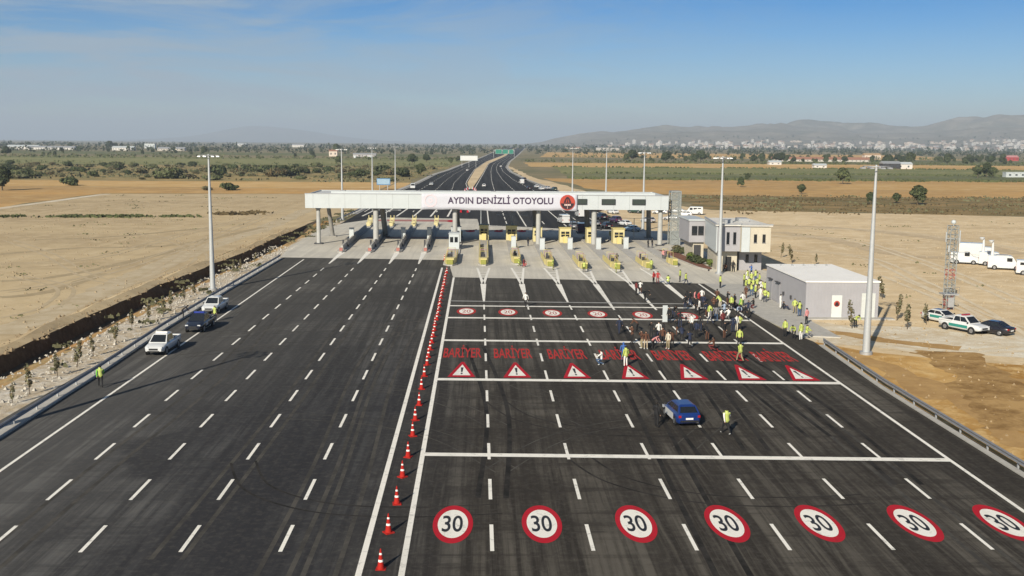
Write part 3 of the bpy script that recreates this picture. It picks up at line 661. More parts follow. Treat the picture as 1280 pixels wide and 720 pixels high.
MB().box(-.8, .8, -1.15, 1.15, 0.3, 2.6).build('lift_car', M_PALESTEEL, t); MB().box(-1.0, 1.0, -1.4, 1.4, 10.6, 10.8).build('cap', M_PALESTEEL, t)
M_SHEER = mat('translucent_cladding', (0.40,0.43,0.42), 0.4); M_SHEER.node_tree.nodes['Principled BSDF'].inputs['Alpha'].default_value = 0.35
MB().box(-.93, .93, -1.29, -1.27, 0.1, 10.5).box(.91, .93, -1.26, 1.26, 0.1, 10.5).build('mesh_panel', M_SHEER, t)
t = lattice('radio_mast', 'red and white lattice radio mast with a white dish on top', 'radio mast', 57.4, 125.4, 0.95, 0.95, 10.4, 0.62, [M_PALESTEEL, mat('aviation_red', (0.42,0.10,0.09), 0.6)], band=1.6, arm=0.045)
MB().tube([(0,0,10.4), (0,0,10.7)], .05).tube([(0,0,10.62), (0,0,10.8), (0,0,11.0), (0,0,11.1)], [.2,.32,.24,.03], 12).build('dome', M_WALLW, t)
MB().tube([(-.8,0,8.8), (.9,0,8.8)], .04).tube([(-.8,0,8.4), (-.8,0,9.6)], .07).tube([(.9,0,8.2), (.9,0,9.8)], .09).tube([(-.6,-.5,7.2), (-.6,-.5,8.0)], .1).build('antenna', M_MAST, t)
MB().box(-.9, .9, -.8, .8, 1.9, 2.05).tube([(-.9,-.8,2.0), (-.9,-.8,2.9), (.9,-.8,2.9), (.9,-.8,2.0)], .03).box(-.35, .35, -.7, -.5, .4, 1.6).build('platform', M_GALV, t)

# ------------------------------------------------------------------ toll islands, booths, cabinets, barriers
M_GFP = mat('guard_frame_pink', (0.55,0.30,0.30), 0.6)
def island(x, y0, y1, w, label, side, nose=True, cls='yellow'):
    t = thing('toll_island', label, 'toll island', (x, y0, 0.055), 0, 'toll islands between the lanes')
    ln = y1-y0; h = w/2
    MB().prism([(-h*.35, 0), (h*.35, 0), (h, 1.6), (h, ln), (-h, ln), (-h, 1.6)], 0, 0.2).build('kerb', M_CONC if cls != 'yellow' else M_CONC, t)
    if cls == 'yellow':
        MB().tube([(0,.5,.2), (0,1.2,.9)], [.1,.1], 6, 1).prism([(-h*.55,.9), (h*.55,.9), (h*.8,3.2), (-h*.8,3.2)], .202, 1.15, 0).prism([(-h*.4,.5), (h*.4,.5), (h*.5,.88), (-h*.5,.88)], .202, .95, 1).build('crash_cushion', [M_YEL, M_OLIVE], t)
        for s in (-1, 1): MB().ext([(3.4,.202), (side,.202), (side,.95), (side-1,1.05), (3.4,1.05)], s*h*.78-.07, s*h*.78+.07).build('side_barrier', M_YEL, t)
        for k in range(3):
            y = 5.5+k*2.6
            MB().tube([(-h*.6,y,.95), (-h*.6,y,1.9), (h*.6,y,1.9), (h*.6,y,.95)], .05, 6).build('guard_frame', [M_YEL, M_GFP][k % 2], t)
        MB().box(-.25, .25, 7, 7.5, .202, 1.25).build('lane_device', M_DARK, t); MB().box(-.15, .15, 10, 10.3, .202, 1.5).build('lane_device', M_DARK, t)
    else:
        MB().ext([(-.26,.202), (.26,.202), (.15,1.05), (-.15,1.05)], 3.0, ln-14, 'y').build('concrete_barrier', M_CONC, t)
        MB().box(-.28, .28, 1.2, 1.75, .202, .75).build('nose_marker', M_PINK, t)
        MB().box(-.6, -.3, 9, 9.5, .202, 1.5).build('lane_device', M_DARK, t); MB().box(.3, .6, 9.2, 9.6, .202, 1.6).build('lane_device', M_DARK, t)
        for k in range(3): MB().box(-.42, .42, ln-8+k*2.6, ln-7.3+k*2.6, .202, 1.1).build('cushion_module', M_YEL2, t)
        for q in (-.4, .4): MB().tube([(q, ln-1, .2), (q, ln-1, 2.3)], .10, 8).build('marker_post', M_YEL2, t); MB().tube([(q, ln-4, .2), (q, ln-4, 1.7)], .08, 8).build('marker_post', M_YEL2, t)
        MB().box(-.5, .5, ln-1.2, ln-1.11, 1.2, 1.7).build('marker_panel', M_YEL2, t)
    return t
ISL = [(-5.45,168.2,45,2.3,17), (0.05,168.4,50,1.9,34), (5.55,170.3,49,1.8,15), (10.85,166.2,52,1.8,16), (16.1,163,53,1.8,15), (21.3,162.8,53,1.8,15), (26.6,164.5,51,1.7,11), (31.6,168.5,44,1.5,6)]
ORD = ['first', 'second', 'third', 'fourth', 'fifth', 'sixth', 'seventh', 'eighth']
for i, (x, y, ln, w, sd_) in enumerate(ISL):
    where = ['broad yellow edged island with white cabins at the head of the cone line', 'yellow walled toll island just right of the white cabin island', 'slim toll island with the third entry nose counted from the cone line', 'slim toll island with the fourth entry nose counted from the cone line', 'slim toll island whose column stands behind a lone white cabinet, fifth from the cone line', 'slim toll island third from the planted office garden', 'slim toll island second from the planted office garden', 'shortest toll island, beside the planted office garden'][i]
    island(x, y, y+ln, w, where, sd_)
for i, (x, y, x2) in enumerate(((-25.9,188,-27.4), (-20.7,188,-22.1), (-15.6,188.5,-16.8), (-10.6,188.5,-11.4))):
    o = island(x, y, y+66, 1.5, ['grey exit island nearest the bare field and guardrail', 'grey exit island with a canopy column, second from the bare field', 'grey exit island second from the white cabins', 'grey exit island next to the white cabins'][i], 0, True, 'grey')
    o.rotation_euler = (0, 0, math.atan((x-x2)/66))

def booth(x, y, label, w=2.2, d=3.2, h=2.85):
    t = thing('toll_booth', label, 'toll booth', (x, y, 0.255), 0, 'yellow toll booths under the canopy')
    MB().box(-w/2, w/2, 0, d, 0, 1.15).box(-w/2, w/2, 0, d, 2.2, h).box(-w/2, -w/2+.28, 0, d, 1.15, 2.2).box(w/2-.28, w/2, 0, d, 1.15, 2.2).build('body', M_YEL2, t)
    MB().box(-w/2+.28, w/2-.28, .08, d-.08, 1.15, 2.2).build('window', M_GLASS, t)
    MB().box(-w/2-.12, w/2+.12, -.15, d+.15, h, h+.14).build('roof', M_YEL, t)
    MB().box(-w/2+.2, w/2-.2, -.05, .075, 1.62, 1.72).box(-.06, .06, -.03, .07, 1.15, 2.2).build('window_bar', M_YEL, t)
    MB().box(w/2, w/2+.03, 1.0, 1.9, .05, 2.1).build('door', M_YEL, t)
    MB().box(-.45, .45, -.9, -.3, 0, 1.3, 0).build('cash_unit', M_YEL, t)
    return t
BT = [(0.1,213,1.9), (5.75,212,2.2), (10.95,209.5,1.8), (16.4,207.5,2.2), (21.6,207.0,1.9), (27.0,206.2,2.25)]
for i, (x, y, w) in enumerate(BT):
    booth(x, y, ['twin windowed yellow toll booth on the island next to the white cabins', 'yellow toll booth second from the white cabins', 'narrow yellow toll booth in front of the canopy column, third from the white cabins', 'yellow toll booth below the round banner emblem', 'narrow yellow toll booth between two broad ones, second from the office building', 'yellow toll booth nearest the office building'][i], w)
def cabin(x, y, label):
    t = thing('control_cabin', label, 'cabin', (x, y, 0.255), 0, 'white cabins on the broad island')
    MB().box(-.95, .95, 0, 3.6, 0, 2.75).build('body', M_WALLW, t); MB().box(-1.02, 1.02, -.08, 3.7, 2.752, 2.88).build('roof', M_WALLW, t)
    MB().box(.1, .7, -.03, -.003, 1.2, 2.2).box(-.75, -.15, -.03, -.003, 1.2, 2.2).build('window', M_GLASS, t); return t
cabin(-5.5, 202.2-8, 'nearer white control cabin on the broad island'); cabin(-5.5, 208.2, 'farther white control cabin on the broad island under the canopy')
def cabinet(x, y, label, h=2.0):
    t = thing('equipment_cabinet', label, 'cabinet', (x, y, 0.255), 0, 'white equipment cabinets on the toll islands')
    MB().box(-.45, .45, -.4, .4, 0, h).build('body', M_WALLW, t); MB().box(-.4, .4, -.425, -.402, .15, h-.15).build('door', M_WALLW, t); MB().box(-.5, .5, -.45, .45, h+.002, h+.08).build('cap', M_GALV, t)
    return t
for x, y, l, h in ((-26.8,212,'white cabinet on the exit island nearest the bare field',2.3), (-16.45,213.5,'white cabinet on the second exit island from the white cabins',2.3), (-11.15,214.5,'white cabinet on the exit island next to the white cabins',2.3),
    (5.75,197.4,'white cabinet on the third entry island from the cones',2.1), (11.0,193.5,'white cabinet on the fourth entry island from the cones',2.1), (16.3,194.6,'white cabinet in front of the booth under the round emblem',2.1), (21.7,195,'white cabinet on the island third from the office garden',2.1), (27.1,196.5,'white cabinet on the island second from the office garden',2.1)):
    cabinet(x, y, l, h)
def barrier(x, y, ang, label, ln=3.4):
    t = thing('barrier_gate', label, 'barrier', (x, y, 0.255), 0, 'lifting barriers at the toll lanes')
    MB().box(-.2, .2, -.2, .2, 0, 1.05).build('housing', M_YEL, t)
    a = MB()
    for k in range(6): a.tube([(ln*k/6*math.cos(ang), -.3, .95+ln*k/6*math.sin(ang)), (ln*(k+1)/6*math.cos(ang), -.3, .95+ln*(k+1)/6*math.sin(ang))], .06, 6, k % 2)
    a.build('boom', [M_WALLW, M_RED], t)
for i, x in enumerate((-4.7, .85, 6.3, 11.6, 16.9, 22.1, 27.3)):
    barrier(x, 222+.2*i, 0.12, 'lifting barrier with its boom down beyond the %s toll lane from the cone line' % ['first','second','third','fourth','fifth','sixth','seventh'][i])

# ------------------------------------------------------------------ light masts
def mast(x, y, label, h=18.2, r=0.36):
    t = thing('light_mast', label, 'light mast', (x, y, 0), random.uniform(-.2,.2), 'high masts along the toll plaza')
    MB().tube([(0,0,0), (0,0,.3)], [r*1.7, r*1.7], 12).build('base_plate', M_GALV, t)
    MB().tube([(0,0,.3), (0,0,h*.5), (0,0,h)], [r, r*.66, r*.30], 12).build('pole', M_MAST, t)
    ring = [(1.25*math.cos(a), 1.25*math.sin(a), h-.15) for a in [PI/4+k*PI/2 for k in range(5)]]
    MB().tube(ring, .05, 6).tube([(-1.25,0,h-.15), (1.25,0,h-.15)], .04, 6).tube([(0,-1.25,h-.15), (0,1.25,h-.15)], .04, 6).build('lantern_frame', M_GALV, t)
    for k in range(8):
        a = 2*PI*k/8; cx, cy = 1.3*math.cos(a), 1.3*math.sin(a)
        MB().box(cx-.2, cx+.2, cy-.14, cy+.14, h-.36, h-.22, 0, (.7,.7)).build('floodlight', M_GALV, t)
    return t
m0 = mast(-36.4, 139.7, 'tall grey light mast behind the parked pickup trucks')
for x, y, l in ((-36.5, 65.0, 'light mast past the edge of the photo whose shadow crosses the lanes'), (37.0, 97.7, 'tallest looking grey light mast, before the grey windowless building'), (36.6, 159.4, 'grey light mast standing before the two storey office building'),
    (-36.2, 268, 'light mast between the left canopy columns and the bare field'), (-36.2, 341, 'light mast beside the blue road sign behind the canopy'), (-36.5, 433, 'light mast farthest off along the exit side'),
    (36.8, 432, 'light mast seen above the round banner emblem'), (36.8, 313, 'light mast seen above the middle lane sign'), (36.8, 239, 'light mast seen above the lane sign nearest the lift tower')):
    dup(m0, (x, y, 0), random.uniform(-.4,.4), l)
def lamp(x, y, label, h=9.0):
    t = thing('lane_lamp', label, 'lamp post', (x, y, 0.2), 0, 'slender two armed lamps among the toll islands')
    MB().tube([(0,0,0), (0,0,h)], [.11,.07], 8).build('pole', M_MAST, t)
    for s in (-1, 1):
        MB().tube([(0,0,h-.05), (s*3.0,0,h)], .045, 6).build('arm', M_MAST, t); MB().box(s*3.0-.35, s*3.0+.35, -.12, .12, h-.08, h+.04).build('lamp_head', M_MAST, t)
    return t
l0 = lamp(6.2, 226, 'two armed lamp standing beyond the second yellow booth from the white cabins', 4.3)
for x, y, l in ((19.0, 222, 'two armed lamp between the booths under the round emblem'), (31.7, 218, 'two armed lamp on the last island before the lift tower'), (-22.3, 240, 'two armed lamp beyond the exit islands'), (-.6, 245, 'two armed lamp behind the canopy middle column')):
    dup(l0, (x, y, 0.2), 0, l)

# ------------------------------------------------------------------ guardrails
def guardrail(label, line, h=0.78, step=4.0, kerb=None):
    t = thing('guardrail', label, 'guardrail', (0,0,0), 0, 'steel guardrails')
    b = MB(); L_ = []; prof = [(-.04,h-.34), (.05,h-.28), (-.02,h-.20), (-.02,h-.14), (.05,h-.06), (-.04,h), (-.08,h), (-.08,h-.34)]
    for (xa, ya), (xb, yb) in zip(line, line[1:]):
        v0 = [(xa+p[0]*line_side, ya, p[1]) for p in prof]; v1 = [(xb+p[0]*line_side, yb, p[1]) for p in prof]; n = len(prof)
        b.add(v0+v1, [(i, (i+1)%n, n+(i+1)%n, n+i) for i in range(n)])
    b.build('rail', M_RAIL, t)
    tot = 0; y = line[0][1]; post = MB().box(-.05, .05, -.06, .06, 0, h-.1).mesh('post', M_GALV)
    while y <= line[-1][1]:
        link('post', post, t, (interp(line, y)-.14*line_side, y, 0)); y += step
    if kerb:
        k = MB()
        for (xa, ya), (xb, yb) in zip(line, line[1:]): k.prism([(xa+kerb[0], ya), (xa+kerb[1], ya), (xb+kerb[1], yb), (xb+kerb[0], yb)], 0.0, kerb[2])
        k.build('kerb', M_CONC, t)
    return t
line_side = 1
guardrail('grey guardrail along the gravel verge beside the parked pickups', [(-32.6,36), (-32.7,68), (-33.2,90), (-34.0,110), (-34.5,140), (-34.7,178)], kerb=(-.75,.35,.16))
line_side = -1
guardrail('grey guardrail between the lanes and the ochre earth', [(33.3,30), (33.35,68), (33.4,84), (34.2,102)], kerb=(-.4,.05,.12))
line_side = 1
guardrail('dark guardrail leading away beyond the apron on the bare field side', [(-36.8,262), (-36.0,300), (-36.2,400)], step=6)

# ------------------------------------------------------------------ traffic cones
t = thing('traffic_cone', '', 'traffic cone', tuple(G(476,712)), 0, 'red cones along the double white line')
MB().box(-.27, .27, -.27, .27, 0, .06).build('base', M_CONE, t)
MB().tube([(0,0,.06), (0,0,.45)], [.20,.14], 14).tube([(0,0,.57), (0,0,.83)], [.123,.084], 14).tube([(0,0,.93), (0,0,1.15)], [.068,.03], 14).build('cone_body', M_CONE, t)
for a, b, c, d in ((.45,.57,.142,.123), (.83,.93,.086,.068)): MB().tube([(0,0,a), (0,0,b)], [c, d], 14, caps=False).build('reflective_band', M_CONEW, t)
t.scale = (.88,.88,.90); cone0 = t; t['label'] = 'red and white cone nearest the camera, at the foot of the cone line'
CY = [51.5, 55.8, 60.5, 64.5, 69.3, 73.4, 77.8, 83.0, 87.7, 92.3, 95.8, 99.2, 102.8, 106.1, 109.7, 113, 116.4, 119.5, 122.9, 126, 129.4, 132.6, 135.8, 139.1, 142, 145.3, 148.6, 151.5, 155, 158.9]
for i, y in enumerate(CY):
    x = -4.80-0.85*max(0, y-66)/93+random.uniform(-.06,.06)
    lab = {0:'second red and white cone up the cone line, beside the first speed roundel', 1:'third red and white cone from the camera in the cone line', 2:'fourth red and white cone from the camera in the cone line', 3:'fifth red and white cone, just below the wide stop line'}.get(i, 'red and white cone in the long tight row between the two solid white lines')
    dup(cone0, (x, y, .046), random.uniform(0,1.5), lab)
dup(cone0, (-6.6, 176.5, .06), .3, 'lone red cone on the exit lanes off the cone line, before the apron', 'stray cones')

# ------------------------------------------------------------------ buildings
def office():
    t = thing('office_building', 'two storey white and grey office building with a low roof and cream walls', 'building', (0,0,0))
    Z1, Z2 = 3.4, 7.35
    # lower storey set back under upper blocks of white, grey and cream
    MB().prism([(37.0,163.0), (40.2,163.0), (40.2,176.4), (38.4,176.4)], .06, Z1-.003).build('ground_floor', M_CREAM, t)
    MB().box(40.9, 44.5, 164.4, 176, .06, Z1-.023).build('ground_floor', M_WALLG, t)
    MB().prism([(36.6,161.4), (40.2,161.4), (40.2,176.8), (38.1,176.8)], Z1, Z2).build('upper_block', M_WALLG, t)
    MB().box(40.203, 44.8, 160.6, 176.6, Z1-.02, Z2-.08).build('upper_block', M_CREAM, t)
    MB().box(40.22, 41.5, 160.45, 160.597, Z1, Z2-.1).build('white_panel', M_WALLW, t)
    MB().prism([(37.9,176.75), (38.07,176.75), (36.57,161.25), (36.4,161.25)], Z1-.2, Z2+.03).build('white_panel', M_WALLW, t)
    MB().prism([(37.8,177), (36.2,161.0), (40.1,161.0), (40.1,160.3), (45.0,160.3), (45.0,177)], Z2+.055, Z2+.22).build('roof', mat('office_roof', (0.74,0.71,0.65), 0.8, scale=0.3), t)
    MB().prism([(37.75,176.9), (36.15,160.95), (40.15,160.95), (40.15,160.25), (45.05,160.25), (45.05,160.5), (40.4,160.5), (40.4,161.2), (36.5,161.2), (38.0,176.9)], Z2+.225, Z2+.42).build('roof_edge', M_GALV, t)
    MB().box(41.5, 43.2, 168, 170.5, Z2+.225, Z2+.75).build('roof_unit', M_GALV, t); MB().box(38.6, 39.8, 165, 167, Z2+.225, Z2+.7).build('roof_unit', M_GALV, t)
    MB().tube([(36.75,161.2,.1), (36.75,161.2,Z1-.01)], .05, 6).build('downpipe', M_GALV, t)
    def win(x, y0, z0, wd, h):
        o = MB().box(x-.05, x+wd+.05, y0-.05, y0-.003, z0-.05, z0+h+.05).build('window', M_TRIM, t)
        MB().box(x, x+wd, y0-.056, y0-.052, z0, z0+h).build('pane', M_GLASS, o)
        MB().box(x-.1, x+wd+.1, y0-.13, y0-.01, z0-.12, z0-.055).build('sill', M_GALV, o)
    for x in (38.1, 39.15): win(x, 161.4, 4.55, .36, 1.8)
    for x in (42.2, 43.55): win(x, 160.6, 4.9, .38, 1.2)
    for x in (42.0, 43.4): win(x, 164.4, 1.4, .38, 1.15)
    MB().box(40.25, 40.85, 164.2, 164.39, .06, Z1-.03).build('door', M_DARK, t)
    MB().box(38.4, 39.3, 162.94, 162.997, .08, 2.4).build('door', M_TRIM, t)
    return t
office()
# a small projecting wing of the office with the corner glazing
t = thing('guard_room', 'white and grey room with a wide dark window at the garden end of the office building', 'room', (0,0,0))
MB().box(35.3, 38.0, 177.3, 186.5, 3.3, 7.0).build('upper_storey', M_WALLG, t)
MB().box(36.2, 38.0, 177.9, 186.0, .06, 3.297).build('ground_floor', M_CREAM, t); MB().box(35.15, 38.1, 177.1, 186.8, 7.003, 7.25).build('roof', M_WALLW, t)
for x in (35.75, 36.85): o = MB().box(x, x+.95, 177.22, 177.297, 4.5, 6.1).build('window', M_TRIM, t); MB().box(x+.06, x+.89, 177.20, 177.217, 4.85, 6.04).build('pane', M_GLASS, o)
MB().box(36.3, 37.5, 177.8, 177.897, .1, 2.8).build('doorway', M_DARK, t)

def grey_hut():
    t = thing('service_building', 'low grey windowless service building with a white roof and a red emblem on its door', 'building', (0,0,0))
    x0, x1, y0, y1, h = 37.45, 46.0, 118.5, 135.5, 4.25
    w = MB().box(x0, x1, y0, y1, .05, h)
    for k in range(22): q = x0+.3+k*(x1-x0-.6)/21; w.box(q-.02, q+.02, y0-.018, y0-.002, .3, h-.2)
    for k in range(40): q = y0+.3+k*(y1-y0-.6)/39; w.box(x0-.018, x0-.002, q-.02, q+.02, .3, h-.2)
    w.build('walls', M_WALLG, t)
    MB().box(x0-.12, x1+.12, y0-.12, y1+.12, h+.003, h+.16).build('roof', mat('white_roof_sheet', (0.85,0.83,0.79), 0.8, spec=.2, scale=0.4, var=0.04), t)
    rv = MB()
    for k in range(5): rv.box(x0+1.2+k*1.5, x0+1.4+k*1.5, y1-2, y1-1.8, h+.163, h+.4)
    rv.build('roof_vent', M_GALV, t)
    MB().box(x0-.2, x1+1.6, y0-1.3, y0-.02, 0.03, .16).build('plinth', M_CONC, t)
    d = MB().box(40.5, 41.7, y0-.09, y0-.02, .165, 2.75).build('door', mat('pale_door', (0.60,0.62,0.60), 0.5, var=0.04), t)
    def disc(x, z, r, y): return [(x+r*math.cos(2*PI*i/24), y, z+r*math.sin(2*PI*i/24)) for i in range(24)]
    e = MB().add(disc(41.1, 1.75, .36, y0-.096), [tuple(range(24))], 0).add([(40.85,y0-.102,1.5), (41.35,y0-.102,1.5), (41.27,y0-.102,1.85), (41.1,y0-.102,2.0), (40.93,y0-.102,1.85)], [tuple(range(5))], 1)
    e.build('emblem', [bpy.data.materials['emblem_red'], bpy.data.materials['emblem_black']], d, False)
    MB().box(44.0, 45.6, y0-.07, y0-.02, .165, 3.0).build('shutter', mat('pale_shutter', (0.55,0.57,0.55), 0.5, var=0.05), t)
    MB().box(x0-.07, x0-.02, 129, 130.3, .1, 2.6).build('side_door', M_WALLG, t); MB().box(x0-.35, x0-.02, 128.8, 130.5, 2.75, 2.85).build('door_canopy', M_DARK, t)
    MB().box(x0-.07, x0-.02, 132.5, 133.6, .1, 2.6).build('side_door', M_WALLG, t); MB().box(x0-.35, x0-.02, 132.3, 133.8, 2.75, 2.85).build('door_canopy', M_DARK, t)
    for y in (124, 127.2): MB().box(x0-.2, x0-.02, y-.15, y+.15, 1.5, 1.9).build('wall_lamp', M_DARK, t)
    MB().box(x1+.003, x1+.5, y0+2, y0+3.2, 1.8, 3.0).build('air_unit', M_GALV, t)
grey_hut()
# planted garden strip by the office
struct('planting_bed', MB().prism([(32.5,196), (35.8,190), (36.9,166), (35.9,163.5), (34.9,167), (33.6,180)], .0, .22), mat('bed_bark', (0.22,0.095,0.06), 0.95, scale=2, var=0.3), fix=True)
mb = MB()
for a, b in zip([(32.3,196), (33.4,180), (34.7,167), (35.7,163.2)], [(33.4,180), (34.7,167), (35.7,163.2), (36.9,163.6)]): mb.prism([a, (a[0]+.25, a[1]), (b[0]+.25, b[1]), b], 0, .3)
struct('bed_kerb', mb, M_CONC, fix=True)

# ------------------------------------------------------------------ vehicles
def paint(name, c): return mat(name, c, 0.28, 0.0, var=0.03, scale=0.6, spec=0.5, coat=0.6)
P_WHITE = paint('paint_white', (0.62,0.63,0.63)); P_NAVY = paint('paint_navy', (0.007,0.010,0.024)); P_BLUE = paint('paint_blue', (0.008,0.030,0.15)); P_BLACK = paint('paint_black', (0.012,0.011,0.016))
P_GREY = paint('paint_grey', (0.16,0.17,0.19)); P_RED = paint('paint_red', (0.38,0.02,0.04)); P_SILVER = paint('paint_silver', (0.45,0.46,0.48)); P_PURP = paint('paint_dark_purple', (0.05,0.02,0.06)); P_GREEN = paint('paint_dark_green', (0.02,0.05,0.035)); P_LBLUE = paint('paint_pale_blue', (0.25,0.36,0.48))
M_STRIPE = mat('livery_teal', (0.03,0.24,0.20), 0.4); M_BAR = mat('light_bar_blue', (0.02,0.04,0.30), 0.2); M_BARR = mat('light_bar_red', (0.35,0.02,0.03), 0.2)
CARS = dict(
 sedan=dict(L=4.6, W=.90, H=1.45, st=[(-2.3,.66,.42,.80),(-2.15,.80,.28,.95),(-1.5,.88,.22,1.0),(-.6,.90,.20,.96),(.7,.90,.20,.93),(1.3,.89,.22,.88),(2.0,.80,.26,.74),(2.3,.60,.36,.58)], cab=(-1.75,-1.0,.35,1.25,.96), wh=(-1.35,1.38,.32)),
 hatch=dict(L=4.2, W=.89, H=1.50, st=[(-2.1,.70,.40,.86),(-2.0,.82,.28,.98),(-1.4,.88,.22,1.0),(-.6,.89,.20,.97),(.7,.89,.20,.94),(1.2,.88,.22,.90),(1.85,.80,.26,.76),(2.1,.62,.36,.60)], cab=(-2.02,-1.45,.30,1.2,.97), wh=(-1.25,1.28,.32)),
 suv=dict(L=4.6, W=.94, H=1.75, st=[(-2.3,.74,.48,.98),(-2.2,.86,.34,1.1),(-1.5,.92,.28,1.12),(-.6,.94,.26,1.08),(.7,.94,.26,1.06),(1.3,.93,.28,1.03),(2.05,.86,.32,.93),(2.3,.70,.42,.74)], cab=(-2.24,-1.85,.35,1.2,1.09), wh=(-1.4,1.4,.37)),
 pickup=dict(L=5.3, W=.94, H=1.82, st=[(-2.65,.88,.55,1.08),(-2.6,.92,.45,1.1),(-1.6,.93,.38,1.1),(-.7,.94,.36,1.1),(.7,.94,.36,1.1),(1.5,.93,.38,1.07),(2.35,.88,.42,.98),(2.65,.74,.50,.78)], cab=(-.95,-.70,.62,1.45,1.1), wh=(-1.75,1.65,.39)),
)
def wheels(t, wh, W):
    ya, yb, r = wh
    for y in (ya, yb):
        for s in (-1, 1):
            w = MB().tube([(s*(W-.20), y, r), (s*(W-.02), y, r), (s*(W+.01), y, r)], [r, r, r*.9], 16).build('wheel', M_TYRE, t)
            MB().tube([(s*(W+.005), y, r), (s*(W+.022), y, r)], [r*.64, r*.55], 12).build('rim', M_RIM, w)
            MB().tube([(s*(W-.06), y, r), (s*(W+.004), y, r)], [r*1.14, r*1.14], 16).build('wheel_arch', M_TRIM, t)
def loft_body(mb, st, mi=0):
    rings = []
    for y, w, zb, zt in st:
        h = zt-zb
        half = [(w*.88, zb), (w*.97, zb+.12*h), (w, zb+.45*h), (w*.985, zb+.80*h), (w*.90, zt-.03*h), (w*.55, zt)]
        rings.append([(x, y, z) for x, z in half]+[(-x, y, z) for x, z in half[::-1]])
    n = len(rings[0]); vs = [p for r in rings for p in r]; fs = []
    for i in range(len(rings)-1):
        for k in range(n): fs.append((i*n+k, i*n+(k+1)%n, (i+1)*n+(k+1)%n, (i+1)*n+k))
    mb.add(vs, fs, mi, True); mb.add(rings[0], [tuple(range(n))], mi); mb.add(rings[-1], [tuple(range(n))[::-1]], mi)
def lerp(a, b, t): return tuple(a[i]+(b[i]-a[i])*t for i in range(3))
def quad_in(q, l, r, b, tp, o):                       # inset window quad of a cabin face q = (bl, br, tr, tl), pushed out by o
    e = lambda u, v: lerp(lerp(q[0], q[1], u), lerp(q[3], q[2], u), v)
    P_ = [e(l, b), e(1-r, b), e(1-r, 1-tp), e(l, 1-tp)]
    n = (Vector(P_[1])-Vector(P_[0])).cross(Vector(P_[3])-Vector(P_[0])).normalized()*o
    return [tuple(Vector(p)+n) for p in P_]
def set_paint(o, m):
    o.material_slots[0].link = 'OBJECT'; o.material_slots[0].material = m
def car(kind, label, cat, loc, rz, pm, group=None, stripe=None, bar=None, name=None, roofm=None):
    s = CARS[kind]; t = thing(name or {'sedan':'parked_car','hatch':'hatchback_car','suv':'suv_car','pickup':'pickup_truck'}[kind], label, cat, loc, rz, group)
    W, H = s['W'], s['H']; yr0, yr1, yf1, yf0, zb = s['cab']; wb, wt = W*.90, W*.70
    mb = MB(); loft_body(mb, s['st'])
    A = [(-wb,yr0,zb-.04), (wb,yr0,zb-.04), (wb,yf0,zb-.04), (-wb,yf0,zb-.04)]; B = [(-wt,yr1,H-.07), (wt,yr1,H-.07), (wt,yf1,H-.07), (-wt,yf1,H-.07)]
    Cc = [(-wt*.75,yr1+.15,H), (wt*.75,yr1+.15,H), (wt*.75,yf1-.15,H), (-wt*.75,yf1-.15,H)]
    V_ = A+B+Cc; fs = []
    for a in (0, 4):
        for i in range(4): fs.append((a+i, a+(i+1)%4, a+4+(i+1)%4, a+4+i))
    mb.add(V_, fs+[(8,9,10,11)], 0)
    if kind == 'pickup':                              # open load bed with raised rims
        for x in (-1, 1): mb.box(x*.90-.05, x*.90+.05, -2.58, -.96, 1.05, 1.22)
        mb.box(-.85, .85, -2.62, -2.52, 1.05, 1.22)
    o = mb.build('body', pm, t); set_paint(o, pm)
    if kind == 'pickup': MB().box(-.84, .84, -2.5, -1.0, 1.102, 1.115).build('load_bed', M_TRIM, t)
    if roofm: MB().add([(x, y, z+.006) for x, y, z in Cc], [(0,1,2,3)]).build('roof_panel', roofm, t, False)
    MB().add(quad_in([A[2],A[3],B[3],B[2]], .06,.06,.12,.05,.012), [(0,1,2,3)]).build('windscreen', M_GLASS, t, False)
    MB().add(quad_in([A[0],A[1],B[1],B[0]], .08,.08,.20,.10,.012), [(0,1,2,3)]).build('rear_window', M_GLASS, t, False)
    for q in ([A[1],A[2],B[2],B[1]], [A[3],A[0],B[0],B[3]]):
        for l, r in ((.06,.53), (.50,.09)):
            MB().add(quad_in(q, l, r, .20, .10, .012), [(0,1,2,3)]).build('side_window', M_GLASS, t, False)
    wheels(t, s['wh'], W)
    yf, yr = s['st'][-1][0], s['st'][0][0]; zl = s['st'][-2][3]-.12; zt = s['st'][1][3]-.14
    for x in (-1, 1):
        MB().box(x*W*.68-.15, x*W*.68+.15, yf-.22, yf-.06, zl-.07, zl+.05).build('headlight', M_LAMP, t)
        MB().box(x*W*.78-.09, x*W*.78+.09, yr-.01, yr+.13, zt-.12, zt+.04).build('tail_light', M_TAIL, t)
        MB().box(x*(W+.02)-.08, x*(W+.02)+.08, yf0-.32, yf0-.22, zb+.02, zb+.16).build('mirror', M_TRIM, t)
    MB().box(-.42, .42, yf-.14, yf+.012, zl-.26, zl-.08).build('grille', M_TRIM, t)
    MB().box(-.55, .55, yf-.1, yf+.02, zl-.42, zl-.30).build('front_bumper', M_TRIM, t)
    MB().box(-.27, .27, yr-.025, yr-.002, zt-.26, zt-.13).build('number_plate', M_PLATE, t)
    MB().box(-W*.75, W*.75, yr-.02, yr+.1, s['st'][0][2]+.0, s['st'][0][2]+.13).build('rear_bumper', M_TRIM, t)
    if stripe:
        for x in (-1, 1): MB().box(x*(W+.006)-.008, x*(W+.006)+.008, s['wh'][0]+.5, s['wh'][1]-.5, .55, .86).build('livery_stripe', stripe, t)
    if bar:
        MB().box(-.55, .55, .0, .25, H+.005, H+.13).build('light_bar', bar, t)
    return t
DOWN = PI
